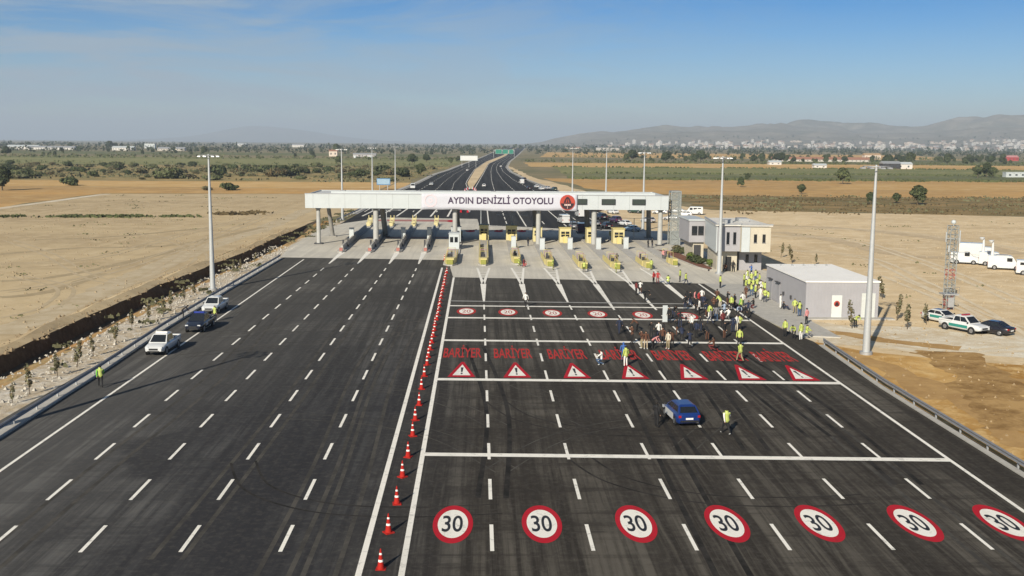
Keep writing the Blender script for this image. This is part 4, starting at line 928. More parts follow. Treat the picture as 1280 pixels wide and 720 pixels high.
p = G(192,446); car('pickup', 'white pickup truck parked nearest the camera on the guardrail shoulder', 'pickup', (p.x+.15, p.y+2.4, .046), DOWN-.03, P_WHITE, 'vehicles parked on the guardrail shoulder', bar=M_CONEW)
p = G(240,417); o = car('pickup', 'dark navy pickup parked between two white pickups by the guardrail', 'pickup', (p.x+.25, p.y+2.3, .046), DOWN-.03, P_NAVY, 'vehicles parked on the guardrail shoulder', bar=M_BAR, roofm=P_BLUE)  # blue glint on the dark roof painted as a blue panel
for x in (-1, 1): MB().box(x*.9-.04, x*.9+.04, .3, 1.0, .6, .95).build('white_door_panel', P_WHITE, o)
p = G(263,394); car('pickup', 'white pickup truck parked farthest up the guardrail shoulder', 'pickup', (p.x-.1, p.y+2.5, .046), DOWN-.03, P_WHITE, 'vehicles parked on the guardrail shoulder')
p = G(862,535); o = car('hatch', 'blue hatchback with white lower sides stopped alone in mid plaza', 'car', (p.x-.25, p.y+2.0, .046), .10, P_BLUE)
for x in (-1, 1): MB().box(x*.905-.006, x*.905+.006, -1.0, 1.0, .34, .82).build('white_door_panel', P_WHITE, o); MB().box(x*.875-.006, x*.875+.006, 1.3, 1.9, .55, .75).build('white_wing_panel', P_WHITE, o)
p = G(1182,405); car('sedan', 'white and teal patrol saloon below the lattice radio mast', 'patrol car', (p.x, p.y+1.2, .03), DOWN+.42, P_WHITE, 'cars parked on the pale gravel', M_STRIPE, roofm=P_BLACK)
p = G(1211,417); car('pickup', 'white patrol pickup with a broad teal stripe, between a white saloon and a black one', 'patrol pickup', (p.x, p.y+1.2, .03), DOWN+.45, P_WHITE, 'cars parked on the pale gravel', M_STRIPE, M_BARR)
p = G(1250,420); car('sedan', 'black saloon parked on the gravel with its red tail lights showing', 'car', (p.x-.3, p.y+1.4, .03), .62, P_BLACK, 'cars parked on the pale gravel')

def van(label, cat, loc, rz, pm, group, kit=None, L=5.4, H=2.45, box=False):
    t = thing('panel_van' if not box else 'box_truck', label, cat, loc, rz, group); W = 1.0; h = L/2
    mb = MB()
    prof = [(-h,.35), (h,.35), (h,.85), (h-.25,1.15), (h-.95,1.32), (h-1.55,H-.12), (h-1.8,H), (-h+.05,H), (-h,H-.15)] if not box else [(-h,.5), (h,.5), (h,1.3), (h-.3,2.0), (h-.45,2.25), (h-1.5,2.3), (h-1.5,.9), (-h,.9)]
    n = len(prof); k = .93
    vs = [(W*(k if z > 1.3 else 1), y, z) for y, z in prof]+[(-W*(k if z > 1.3 else 1), y, z) for y, z in prof]
    mb.add(vs, [tuple(range(n)), tuple(range(n, 2*n))[::-1]]+[(i, n+i, n+(i+1)%n, (i+1)%n) for i in range(n)])
    if box: mb.box(-1.1, 1.1, -h-.1, h-1.6, .9, 2.9)
    o = mb.build('body', pm, t); set_paint(o, pm)
    if not box:
        MB().add(quad_in([(W,h-.95,1.32), (-W,h-.95,1.32), (-W*k,h-1.55,H-.12), (W*k,h-1.55,H-.12)], .08,.08,.06,.1,.012), [(0,1,2,3)]).build('windscreen', M_GLASS, t, False)
        for x in (-1, 1):
            MB().box(x*(W*k+.01)-.012, x*(W*k+.01)+.012, h-2.4, h-1.6, 1.4, 2.0).build('side_window', M_GLASS, t)
            if kit == 'windows':
                for q in (0, 1.15): MB().box(x*(W*k+.01)-.012, x*(W*k+.01)+.012, -h+.5+q, -h+1.45+q, 1.45, 2.0).build('side_window', M_GLASS, t)
    else:
        MB().add(quad_in([(W*k,h-.28,1.98-.5), (-W*k,h-.28,1.98-.5), (-W*k,h-.42,2.2), (W*k,h-.42,2.2)], .06,.06,.05,.05,.16), [(0,1,2,3)]).build('windscreen', M_GLASS, t, False)
    wheels(t, (-h+1.0, h-.95, .36), W)
    for x in (-1, 1): MB().box(x*.75-.14, x*.75+.14, h-.05, h+.02, .72, .9).build('headlight', M_LAMP, t); MB().box(x*.8-.08, x*.8+.08, -h-.02, -h+.05, .8, 1.2).build('tail_light', M_TAIL, t)
    if kit == 'mast':
        MB().tube([(0,-h+.6,H+.003), (0,-h+.6,H+1.1), (0,-h+.6,H+2.3)], [.28,.22,.12], 10).build('telescopic_mast', P_WHITE, t)
        MB().tube([(.3,-h+.3,H+2.0), (.3,-h+.3,H+2.3), (.3,-h+.3,H+2.45)], [.1,.4,.42], 12).build('dish', P_WHITE, t)
        MB().box(-.8, .8, -h+1.2, h-2.2, H+.003, H+.12).build('roof_rack', M_GALV, t)
    if kit == 'rack': MB().box(-.85, .85, -h+.4, h-2.1, H+.003, H+.14).build('roof_rack', M_GALV, t)
    return t
gv = 'white broadcast vans on the sand yard'
for px, py, L_, l, kit, bx in ((1205,325,5.6,'white box truck parked behind the radio mast','none',True), (1226,333,4.6,'white van with twin raised masts among the broadcast vans','mast',False), (1240,338,5.2,'long white van with a roof rack, in front of the raised masts','mast',False), (1276,345,5.2,'white windowed minibus at the edge of the broadcast vans','windows',False)):
    p = G(px, py); van(l, 'van' if not bx else 'truck', (p.x+2.6, p.y+1, .03), -PI/2-.42, P_WHITE, gv, kit, L_, 2.3, bx)
p = G(1218,336); van('small white van half hidden between box truck and masted van', 'van', (p.x+1.6, p.y+7, .03), -PI/2-.42, P_WHITE, gv, 'none', 4.6, 1.95)
# cars queued and parked behind the canopy: prototypes copied
gq = 'vehicles gathered beyond the canopy'
protos = {}
def parked(px, py, kind, pm, rz, label, g=gq, van_kit=None):
    p = G(px, py); loc = (p.x, p.y+1.5, .046)
    if kind not in protos:
        o = van(label, 'van', loc, rz, pm, g, 'windows', 5.3, 2.3) if kind == 'van' else car(kind, label, 'car', loc, rz, pm, g)
        protos[kind] = o; KIDS.pop(o.name, None); return o
    return dup(protos[kind], loc, rz, label, g, lambda q: q.name.startswith('body') and set_paint(q, pm))
PK = [
 (652,230,'van',P_WHITE,.1,'white van heading the row of vehicles on the far highway shoulder'), (655,226,'suv',P_BLACK,.2,'black off-roader at the far end of the highway shoulder row'), (661,237,'sedan',P_BLACK,.15,'black saloon before the white van on the highway shoulder'),
 (671,235,'sedan',P_WHITE,.2,'white saloon in the middle of the highway shoulder row'), (677,238,'suv',P_WHITE,.2,'white off-roader nearer in the highway shoulder row'), (685,237,'sedan',P_SILVER,.25,'silver saloon near the close end of the highway shoulder row'), (693,239,'suv',P_GREEN,.2,'dark green off-roader closing the highway shoulder row'),
 (705,280,'van',P_WHITE,.15,'white van directly behind the booth under the round emblem'), (726,272,'van',P_WHITE,.1,'white van seen between the emblem and the canopy column'), (717,287,'suv',P_GREY,.0,'grey off-roader beside the dark canopy column'), (727,292,'van',P_PURP,.0,'dark purple van in the canopy shadow'),
 (746,264,'hatch',P_RED,.4,'red hatchback behind the canopy, the only red car'), (752,275,'suv',P_NAVY,.3,'navy off-roader behind the second lane sign'), (744,283,'sedan',P_GREY,.2,'grey saloon in the shade before the navy off-roader'), (767,268,'sedan',P_WHITE,.4,'white saloon below the middle lane sign'), (770,279,'suv',P_PURP,.3,'dark purple off-roader in the midst of the gathered cars'),
 (782,283,'sedan',P_WHITE,.4,'white saloon in front of the dark purple off-roader'), (791,290,'sedan',P_LBLUE,.5,'pale blue saloon at the near end of the gathered cars'), (759,286,'hatch',P_BLACK,.2,'black hatchback behind the yellow booths'), (795,267,'suv',P_GREEN,.9,'dark green off-roader under the lane sign nearest the lift tower'), (811,279,'hatch',P_SILVER,.6,'silver hatchback on the sand near the last canopy column'),
 (826,268,'sedan',P_WHITE,1.2,'white saloon behind the last canopy column'), (848,267,'sedan',P_WHITE,1.3,'white saloon just right of the lift tower'), (857,271,'hatch',P_WHITE,1.3,'white hatchback between lift tower and office roof'), (868,269,'van',P_WHITE,1.35,'white minibus with dark windows behind the office roof'), (840,276,'sedan',P_SILVER,1.2,'silver saloon seen through the lift tower')]
for a in PK: parked(*a)
parked(584,214,'sedan',P_WHITE,0,'white saloon driving on the left far carriageway','vehicles on the far highway'); parked(626,209,'sedan',P_WHITE,0,'white saloon driving on the right far carriageway','vehicles on the far highway')
parked(516,236,'van',P_WHITE,PI,'white van on the edge of the left far carriageway','vehicles on the far highway'); parked(539,232,'hatch',P_WHITE,PI,'white hatchback in mid left far carriageway','vehicles on the far highway')
parked(605,234,'hatch',P_WHITE,0,'white hatchback passing the tip of the median','vehicles on the far highway')

# ------------------------------------------------------------------ signs
def board(name, label, cat, x, y, w, z0, z1, m, legs, rz=0, legm=None, face=None):
    t = thing(name, label, cat, (x, y, 0), rz)
    MB().box(-w/2, w/2, -.12, .12, z0, z1).build('panel', m, t)
    if face: MB().box(-w/2+w*.04, w/2-w*.04, -.16, -.124, z0+(z1-z0)*.1, z1-(z1-z0)*.1).build('face', face, t)
    for q in legs: MB().box(q*w-.12, q*w+.12, .125, .4, 0, z1-.2).build('leg', legm or M_GALV, t)
    return t
p = G(590,203); board('billboard', 'white billboard on legs beside the far left carriageway', 'billboard', p.x, 840, 14, 5.5, 9.5, M_WALLW, (-.4, 0, .4), face=mat('billboard_sheet', (0.70,0.70,0.68), 0.6))
p = G(479,238); board('road_sign', 'blue and white road sign standing behind the canopy on the field side', 'sign', p.x, 436, 5.6, 2.2, 4.9, mat('sign_blue', (0.06,0.20,0.42), 0.5), (-.3, .3), face=mat('sign_pale_blue', (0.30,0.45,0.58), 0.5))
t = thing('sign_gantry', 'green overhead direction signs on a gantry far along the highway', 'sign gantry', (26.0, 1400, 0))
MB().box(-13, -12.6, -.2, .2, 0, 10.5).box(14.6, 15, -.2, .2, 0, 10.5).box(-12.6, 14.6, -.25, .25, 9.6, 10.4).build('frame', M_GALV, t)
M_SG = mat('sign_green', (0.02,0.22,0.15), 0.5)
for x0, x1 in ((-10.5,-2), (-1,6.5), (7.5,13.5)): MB().box(x0, x1, -.45, -.26, 5.2, 11).box(x0+.2,x1-.2,-.48,-.452,5.4,10.8,1).build('sign_panel', [M_WALLW, M_SG], t)
# red and white barriers where the carriageways part
prev = None
bar_me = MB().ext([(-.3,0), (.3,0), (.1,.9), (-.1,.9)], -1, 1, 'y').mesh('road_barrier', [M_RED]); bar_mw = MB().ext([(-.3,0), (.3,0), (.1,.9), (-.1,.9)], -1, 1, 'y').mesh('road_barrier', [M_WALLW])
for i in range(34):
    for s in (-1, 1):
        y = 452-i*4.6; x = -5.5+s*(.7+ (0 if i < 10 else .0)+ (1.6*abs(math.sin(i*.35)) if i < 9 else .25))
        o = link('road_barrier', bar_me if i % 2 else bar_mw, None, (x, y, .05), s*.05)
        tag(o, 'red plastic road barrier in the chain dividing the far carriageways' if i % 2 else 'white plastic road barrier in the chain dividing the far carriageways', 'road barrier', 'red road barriers dividing the carriageways' if i % 2 else 'white road barriers dividing the carriageways')

# ------------------------------------------------------------------ people
M_SKIN = mat('skin', (0.42,0.25,0.17), 0.6, var=0.05); M_HAIR = mat('dark_hair', (0.018,0.014,0.011), 0.7); M_SHOE = mat('shoes_dark', (0.02,0.02,0.02), 0.6); M_SHOEW = mat('shoes_white', (0.6,0.6,0.58), 0.6)
CLR = dict(black=(0.016,0.016,0.018), navy=(0.02,0.028,0.06), white=(0.72,0.71,0.68), lime=(0.40,0.48,0.10), green=(0.16,0.50,0.06), red=(0.42,0.04,0.04), pink=(0.58,0.25,0.25), brown=(0.11,0.05,0.03), grey=(0.20,0.20,0.21), jeans=(0.055,0.10,0.19), lightblue=(0.32,0.40,0.52), khaki=(0.30,0.25,0.15), cream=(0.60,0.55,0.44), blue=(0.05,0.13,0.38), olive=(0.20,0.22,0.06), maroon=(0.16,0.03,0.03), beige=(0.45,0.37,0.26))
MC = {k: mat('cloth_'+k, v, 0.85, var=0.08, scale=3) for k, v in CLR.items()}
M_VEST = mat('hi_vis_vest', (0.46,0.53,0.14), 0.7, var=0.04); M_VESTS = mat('reflective_stripe', (0.75,0.75,0.72), 0.4, var=0.02)
# joints of each pose: P pelvis, S waist, C chest, N neck, H head, T top; then left/right hip, knee, ankle, toe, shoulder, elbow, wrist, fingers
def pose(**k):
    d = dict(P=(0,0,.94), S=(0,0,1.10), C=(0,.01,1.32), N=(0,.01,1.48), F=(0,.03,1.58), T=(0,.02,1.72),
      hl=(-.10,0,.90), kl=(-.11,.03,.50), al=(-.12,0,.09), tl=(-.13,.16,.04), hr=(.10,0,.90), kr=(.11,.03,.50), ar=(.12,0,.09), tr=(.13,.16,.04),
      sl=(-.19,0,1.42), el=(-.25,-.02,1.14), wl=(-.26,.07,.90), fl=(-.25,.10,.80), sr=(.19,0,1.42), er=(.25,-.02,1.14), wr=(.26,.07,.90), fr=(.25,.10,.80))
    d.update(k); return d
def shift(d, keys, v): 
    for k in keys: d[k] = tuple(d[k][i]+v[i] for i in range(3))
    return d
UP = ['P','S','C','N','F','T','hl','hr','sl','el','wl','fl','sr','er','wr','fr']
POSES = dict(
 stand=pose(), relaxed=pose(kl=(-.14,.06,.50), al=(-.17,.10,.09), tl=(-.22,.25,.04), wl=(-.16,.17,.98), fl=(-.08,.20,1.0), el=(-.27,-.03,1.15)),
 walk=pose(kl=(-.10,.22,.52), al=(-.10,.30,.10), tl=(-.10,.46,.07), kr=(.10,-.03,.50), ar=(.10,-.30,.16), tr=(.10,-.16,.05), el=(-.24,-.14,1.15), wl=(-.23,-.22,.92), fl=(-.22,-.20,.83), er=(.24,.08,1.16), wr=(.21,.25,1.0), fr=(.20,.31,.95)),
 camera=pose(el=(-.24,.16,1.24), wl=(-.08,.24,1.50), fl=(-.03,.21,1.56), er=(.24,.16,1.24), wr=(.08,.24,1.50), fr=(.03,.21,1.56)),
 folded=pose(el=(-.26,.05,1.16), wl=(.0,.22,1.18), fl=(.09,.20,1.20), er=(.26,.05,1.16), wr=(.0,.20,1.14), fr=(-.09,.19,1.16)),
 point=pose(er=(.30,.22,1.40), wr=(.33,.46,1.46), fr=(.34,.56,1.48), el=(-.27,-.02,1.15), wl=(-.20,.14,1.0), fl=(-.16,.18,.96)))
d = shift(pose(), UP, (0,-.05,-.42)); d.update(kl=(-.16,.34,.52), al=(-.13,.04,.09), tl=(-.14,.20,.04), kr=(.15,.22,.24), ar=(.13,-.20,.10), tr=(.13,-.10,.03), el=(-.24,.18,.78), wl=(-.14,.36,.70), fl=(-.12,.43,.68), er=(.24,.18,.78), wr=(.12,.34,.82), fr=(.08,.40,.84)); POSES['crouch'] = d
d = shift(pose(), UP, (0,0,-.78)); d.update(hl=(-.11,.02,.14), hr=(.11,.02,.14), kl=(-.16,.36,.46), al=(-.16,.58,.08), tl=(-.16,.74,.05), kr=(.17,.38,.44), ar=(.17,.62,.08), tr=(.17,.78,.05), el=(-.26,.16,.42), wl=(-.15,.34,.50), fl=(-.13,.41,.49), er=(.26,.16,.42), wr=(.15,.34,.50), fr=(.13,.41,.49)); POSES['sit'] = d
d = pose(S=(0,.05,1.06), C=(0,.26,1.20), N=(0,.38,1.28), F=(0,.45,1.34), T=(0,.50,1.46), sl=(-.19,.32,1.25), sr=(.19,.32,1.25), el=(-.24,.42,1.0), wl=(-.16,.55,.86), fl=(-.14,.60,.80), er=(.24,.42,1.0), wr=(.16,.55,.86), fr=(.14,.60,.80), P=(0,-.08,.92), hl=(-.10,-.08,.88), hr=(.10,-.08,.88)); POSES['bend'] = d
BONES = [('P','S',1),('S','C',1),('C','N',1),('N','F',0),('F','T',0),('C','sl',1),('sl','el',1),('el','wl',1),('wl','fl',0),('C','sr',1),('sr','er',1),('er','wr',1),('wr','fr',0),
         ('P','hl',2),('hl','kl',2),('kl','al',2),('al','tl',3),('P','hr',2),('hr','kr',2),('kr','ar',2),('ar','tr',3)]
RADS = dict(P=(.145,.11), S=(.135,.105), C=(.165,.115), N=(.058,.058), F=(.082,.095), T=(.072,.085), h=(.092,.092), k=(.062,.062), a=(.048,.048), t=(.042,.036), s=(.068,.068), e=(.047,.047), w=(.034,.034), f=(.036,.024))
def closest(p, a, b):
    ab = b-a; t = max(0, min(1, (p-a).dot(ab)/max(ab.length_squared, 1e-9))); return (p-(a+ab*t)).length
def person_mesh(pname, P_):
    keys = list(P_); me = bpy.data.meshes.new('body'); me.from_pydata([P_[k] for k in keys], [(keys.index(a), keys.index(b)) for a, b, _ in BONES], [])
    o = bpy.data.objects.new('body', me); COL.objects.link(o)
    sk = o.modifiers.new('skin', 'SKIN'); sk.use_smooth_shade = True; sk.branch_smoothing = 0.3
    for k, v in zip(keys, me.skin_vertices[0].data):
        v.radius = RADS[k] if k in 'PSCNFT' else RADS[k[0]]; v.use_root = k == 'P'
    ss = o.modifiers.new('sub', 'SUBSURF'); ss.levels = 1; ss.render_levels = 1
    dg = bpy.context.evaluated_depsgraph_get(); dg.update(); r = bpy.data.meshes.new_from_object(o.evaluated_get(dg))
    bpy.data.objects.remove(o); r.name = 'person_body'
    vec = {k: Vector(v) for k, v in P_.items()}
    H, N = vec['F'], vec['N']; updir = (vec['T']-vec['N']).normalized()
    # a little face: nose, and set eye level by pushing vertices
    for v in r.vertices:
        q = v.co-(H+updir*.02)
        if q.length < .16 and abs(q.x) < .03 and q.y > .06 and abs(q.dot(updir)) < .05: v.co.y += .022
    r.materials.clear()
    for m_ in (M_SKIN, MC['white'], MC['navy'], M_SHOE): r.materials.append(m_)
    tors, hair = [], []
    for p in r.polygons:
        c = p.center; b = min(BONES, key=lambda q: closest(c, vec[q[0]], vec[q[1]])/(0.15 if q[0] in 'PSC' and q[1] in 'SCN' else 0.08))
        p.material_index = b[2]; p.use_smooth = True
        if b[0] in 'PSC' and b[1] in ('S','C','N','sl','sr') and p.normal.dot(updir) < 0.9: tors.append(p.index)
        if b[0] in 'NF' and b[1] in 'FT':
            q = c-H
            if q.dot(updir) > .045 or (q.y < -.01 and q.dot(updir) > -.05): hair.append(p.index)
    r.update()
    def shell(idx, off, name, mats, stripe=False):
        mp_ = {}; vs, fs, ms = [], [], []
        for i in idx:
            f = []
            for vi in r.polygons[i].vertices:
                if vi not in mp_:
                    mp_[vi] = len(vs); v = r.vertices[vi]; vs.append(tuple(v.co+v.normal*off))
                f.append(mp_[vi])
            fs.append(tuple(f))
        m2 = bpy.data.meshes.new(name); m2.from_pydata(vs, [], fs)
        for q in mats: m2.materials.append(q)
        b = bmesh.new(); b.from_mesh(m2); bmesh.ops.solidify(b, geom=b.faces[:], thickness=-.012); b.to_mesh(m2); b.free()
        for p in m2.polygons:
            p.use_smooth = True
            t_ = (p.center-vec['P']).dot((vec['C']-vec['P']).normalized())
            if stripe and .13 < t_ < .20: p.material_index = 1
        return m2
    return r, shell(tors, .016, 'hi_vis_vest', [M_VEST, M_VESTS], True), shell(hair, .014, 'hair', [M_HAIR])
PM = {k: person_mesh(k, v) for k, v in POSES.items()}
def slot(o, i, m_):
    o.material_slots[i].link = 'OBJECT'; o.material_slots[i].material = m_
NP = [0]
def person(px, py, ps, top, leg, label, group=None, rz=None, vest=False, hat=None, shoe=None, z=0.05, h=None, prop=None, world=None):
    rnd = random.Random(NP[0]*13+5); NP[0] += 1
    p = world or G(px, py); rz = rnd.uniform(0, 2*PI) if rz is None else rz
    t = thing('person', label, 'person', (p[0], p[1], z), rz, group); s = h or rnd.uniform(.97, 1.05); t.scale = (s*1.16, s*1.16, s*1.03)
    b, v, hr = PM[ps]
    o = link('body', b, t); slot(o, 1, MC[top]); slot(o, 2, MC[leg]); slot(o, 3, shoe or M_SHOE)
    o = link('hair' if not hat else 'cap', hr, t)
    if hat: slot(o, 0, MC[hat])
    if vest: link('hi_vis_vest', v, t)
    if prop == 'bag': MB().box(-.16, .16, -.30, -.15, 1.05, 1.45).build('backpack', MC['black'], t)
    if prop == 'camera': MB().box(-.07, .07, .22, .34, 1.50, 1.62).tube([(0,.34,1.56), (0,.44,1.56)], .04, 8).build('camera', M_TRIM, t)
    return t
g1 = 'people in hi-vis vests by the grey service building'
gc = 'people in the crowd on the right hand lanes'
person(126,485,'walk','green','black','person in bright green jacket walking alone beside the left guardrail', None, .4, True, 'black')
person(269,402,'stand','black','navy','person in green vest standing in front of the farthest white pickup', None, 2.8, True)
person(229,398,'bend','black','black','person in black leaning toward the dark navy pickup from the guardrail side', None, -1.3)
person(657,384,'walk','white','black','person in white shirt and black trousers alone on the upper lanes', None, 2.8)
person(774,418,'walk','navy','navy','person in navy suit walking alone left of the camera crew', None, 2.6)
person(751,457,'crouch','white','jeans','person in white top crouching in jeans at the red lettering', None, 1.2, shoe=M_SHOEW)
person(782,459,'stand','lime','white','person in white trousers and lime vest on the red lettering', None, .6, True, h=1.07)
person(779,452,'stand','blue','jeans','person in blue with a blue cap just behind the one in white trousers', None, .2, hat='blue')
for a in [(802,436,'camera','brown','khaki','person in brown jacket filming at the left of the camera crew','camera'), (807,437,'stand','brown','beige','person in brown and beige next to the one filming at the left',None), (816,438,'bend','pink','black','person in pink shirt bending in the camera crew',None), (814,424,'camera','black','black','person in black filming at the back of the camera crew','camera'),
          (823,424,'stand','white','navy','person in white shirt at the back of the camera crew',None), (829,425,'relaxed','black','black','person in black standing at the back right of the camera crew',None), (835,437,'stand','cream','khaki','person in cream top and khaki trousers at the right of the camera crew',None), (840,436,'camera','brown','black','person in brown filming at the right end of the camera crew','camera')]:
    person(*a[:6], 'camera crew on the stop line', None, shoe=M_SHOEW if a[4] in ('khaki','beige') else None, prop=a[6])
person(836.5,404,'relaxed','black','black','person in black beside a white roll up panel near the faded speed roundel', None, 2.4)
person(864,414,'stand','white','black','person in white shirt behind a camera tripod', None, 2.0); person(875,415,'stand','black','navy','person in black and navy to the right of the one at the tripod', None, 2.6)
person(891,439,'crouch','brown','maroon','person in brown crouching alone on the red lettering', None, 1.0)
for a in [(795,369,'stand','maroon','black','person in maroon at the left of three near the apron edge'), (800,368,'camera','white','brown','person in white and brown among three near the apron edge'), (806,377,'bend','black','black','person in black bending nearest of three below the apron edge'),
          (817,355,'stand','red','black','person in red standing on the apron edge'), (822,355,'stand','red','maroon','person in red and maroon beside the other red shirt on the apron edge')]:
    person(*a)
person(835,356,'crouch','lime','jeans','person in lime vest and jeans crouching at the apron edge', None, None, True)
person(850,353,'stand','lime','black','person in lime vest at the left of a pair on the apron edge', None, None, True); person(857,357,'walk','lime','navy','person in lime vest at the right of a pair on the apron edge', None, None, True)
person(900,361,'stand','lime','black','person in lime vest alone between the apron edge and the tall mast', None, None, True)
person(814,338,'stand','lime','olive','person in lime vest by the shortest toll island', None, None, True)
person(829,325,'walk','pink','black','person in pink top walking at the top of the planted garden', None, 2.9); person(810,311,'stand','black','black','person in black under the last canopy columns'); person(815,310,'relaxed','black','navy','person in black and navy under the last canopy columns')
person(916,340,'relaxed','black','black','person in black standing at the cream wall of the office', None, 2.9); person(906,340,'crouch','brown','black','person in brown seated low at the cream office wall', None, 2.8)
person(939,346,'camera','blue','black','person in blue standing at the rear of the lime vest crowd'); person(932,374,'stand','brown','brown','person in brown in front of the lime vest crowd')
CROWD = [(930,359),(934,354),(939,357),(944,354),(949,358),(953,361),(936,364),(941,366),(946,364),(951,368),(956,370),(960,374),(944,374),(950,377),(956,379),(939,371),(932,367),(961,367)]
for i, (x, y) in enumerate(CROWD):
    v = i not in (4, 9, 13); tp = ['lime','white','lime','black'][i % 4]; lg = ['black','jeans','navy','white'][(i*3) % 4]; ps = ['stand','relaxed','folded','camera','stand','sit'][i % 6]
    person(x, y, ps, tp, lg, 'person in a lime vest within the tight crowd left of the grey service building' if v else 'person in plain clothes within the lime vest crowd', g1, None, v, hat='white' if i % 5 == 2 else None, z=.14)
person(975,387,'stand','white','white','person in white standing at the side wall of the grey service building', None, None, z=.15); person(979,388,'sit','black','navy','person in dark clothes sitting on the kerb by the grey service building', None, -2.2, z=.15)
person(993,393,'relaxed','lime','khaki','person in lime vest at the near corner of the grey service building', None, None, True, z=.15); person(999,397,'folded','black','jeans','person in black jacket and vest at the near corner of the grey service building', None, None, True, z=.15)
person(1008,407,'stand','pink','black','person in pink top between the grey service building and the ochre earth', None, None, z=.15)
person(981,421,'stand','lime','black','person in lime vest at the left of four by the road edge', None, 2.2, True); person(992,424,'bend','lime','black','person in lime vest bending second of four by the road edge', None, None, True)
person(1001,426,'stand','lime','white','person in lime vest and white trousers third of four by the road edge', None, None, True); person(1009,423,'crouch','lime','grey','person in lime vest crouching at the right of four by the road edge', None, None, True)
person(1069,410,'bend','lime','black','person in lime vest bending over a sapling by the grey service building', None, None, True)
for a in [(858,382,'stand','black','black','person in black at the left end of the central crowd',0), (862,383,'relaxed','black','navy','second person in black at the left end of the central crowd',0), (868,382,'stand','pink','black','person in pink at the back of the central crowd',0), (873,383,'folded','red','black','person in red at the back of the central crowd',0), (877,379,'stand','white','black','person in white at the back of the central crowd',0),
          (874,394,'stand','white','black','person in white front and black trousers in the central crowd',0), (870,391,'stand','black','black','person in black behind the white fronted one in the central crowd',0), (887,400,'stand','lime','white','person in lime vest and white trousers in the central crowd',1), (883,397,'camera','navy','brown','person in navy filming in the central crowd',0), (895,402,'stand','grey','jeans','person in grey and jeans in the central crowd',0),
          (892,390,'folded','brown','black','person in brown in the middle of the central crowd',0), (900,385,'bend','lime','cream','person in lime vest bending in the central crowd',1), (914,388,'stand','lime','black','tall person in lime vest and backpack in the central crowd',1), (905,392,'crouch','lightblue','lightblue','person in pale blue crouching in the central crowd',0), (910,400,'crouch','white','grey','person in white crouching in the central crowd',0), (902,401,'crouch','white','jeans','person in white and jeans crouching in the central crowd',0),
          (918,385,'stand','black','black','person in black behind the backpack in the central crowd',0), (926,391,'stand','green','navy','person in green vest at the right of the central crowd',1), (931,401,'walk','black','black','person in black walking at the right of the central crowd',0), (922,397,'bend','lightblue','black','person in pale blue bending at the right of the central crowd',0), (935,395,'relaxed','navy','black','person in navy at the right end of the central crowd',0), (941,387,'crouch','black','maroon','person in black and maroon crouching by the sidewalk kerb',0),
          (916,416,'stand','navy','navy','person in navy at the foot of the central crowd',0), (920,415,'stand','white','cream','person in white and cream at the foot of the central crowd',0), (924,414,'folded','lime','black','person in lime vest at the foot of the central crowd',1)]:
    person(*a[:6], gc, None, bool(a[6]), prop='bag' if 'backpack and' in a[5] or a[5].startswith('tall person') else ('camera' if a[2] == 'camera' else None))
person(924,433,'stand','lime','black','person in lime vest above the walking one on the red lettering', None, 2.8, True); person(925,453,'walk','lime','khaki','person in lime vest walking across the red lettering', None, .4, True)
person(820,535,'relaxed','black','black','person all in black standing left of the blue hatchback', None, -1.0, h=1.05); person(907.5,544,'walk','white','black','person in white and lime vest walking right of the blue hatchback', None, .3, True, shoe=M_SHOEW)
for x, y, ps, tp, lg, v, l in ((649,333,'crouch','olive','olive',True,'person in olive vest at the nose of the third entry island'), (655,334,'crouch','maroon','red',False,'person in red at the nose of the third entry island'), (691,338,'stand','olive','olive',True,'person in olive vest at the nose of the fourth entry island'), (730,341,'stand','olive','black',True,'person in olive vest at the nose of the fifth entry island'), (770,342,'stand','lime','olive',True,'person in lime vest at the nose of the sixth entry island'),
      (771,330,'folded','black','black',False,'person in black on the sixth entry island'), (643,326,'folded','black','black',False,'person in black on the third entry island'), (660,308,'stand','black','navy',False,'person in black and navy between the second and third booths')):
    person(x, y, ps, tp, lg, l, None, None, v)
DK = ['black','navy','brown','black','grey','maroon','white','black']
for i, (x, y) in enumerate([(856,388),(879,387),(896,379),(909,382),(888,406),(903,410),(928,384)]):
    person(x, y, ('stand','relaxed','folded','camera','walk')[i % 5], DK[i % 8], DK[(i*3+1) % 4], 'person in %s packed within the dark central crowd' % DK[i % 8], 'people in %s in the central crowd' % DK[i % 8])
for i, (x, y) in enumerate([(846,420),(852,428),(828,431),(819,431),(884,426),(870,423),(790,430),(842,398),(905,424),(862,436),(796,415),(850,410)]):
    person(x, y, ('camera','bend','stand')[i % 3], DK[i % 4], DK[(i+2) % 4], 'person in %s among those gathered below the faded speed roundels' % DK[i % 4], 'people in %s below the faded roundels' % DK[i % 4])
# things beside people
t = thing('camera_tripod', 'black camera tripod on the lane left of the white shirted person', 'tripod', tuple(G(857,414)[:2])+(.05,))
for k in range(3): a = 2*PI*k/3; MB().tube([(0,0,1.25), (.42*math.cos(a),.42*math.sin(a),0)], .022, 6).build('leg', M_TRIM, t)
MB().box(-.1, .1, -.2, .2, 1.25, 1.5).build('camera', M_TRIM, t)
p = G(831,403); t = thing('roll_up_panel', 'narrow white upright panel beside the person in black', 'panel', (p.x, p.y, .05)); MB().box(-.28, .28, -.02, .02, .06, 1.9).build('sheet', M_WALLW, t); MB().box(-.32, .32, -.14, .14, 0, .06).build('foot', M_GALV, t)

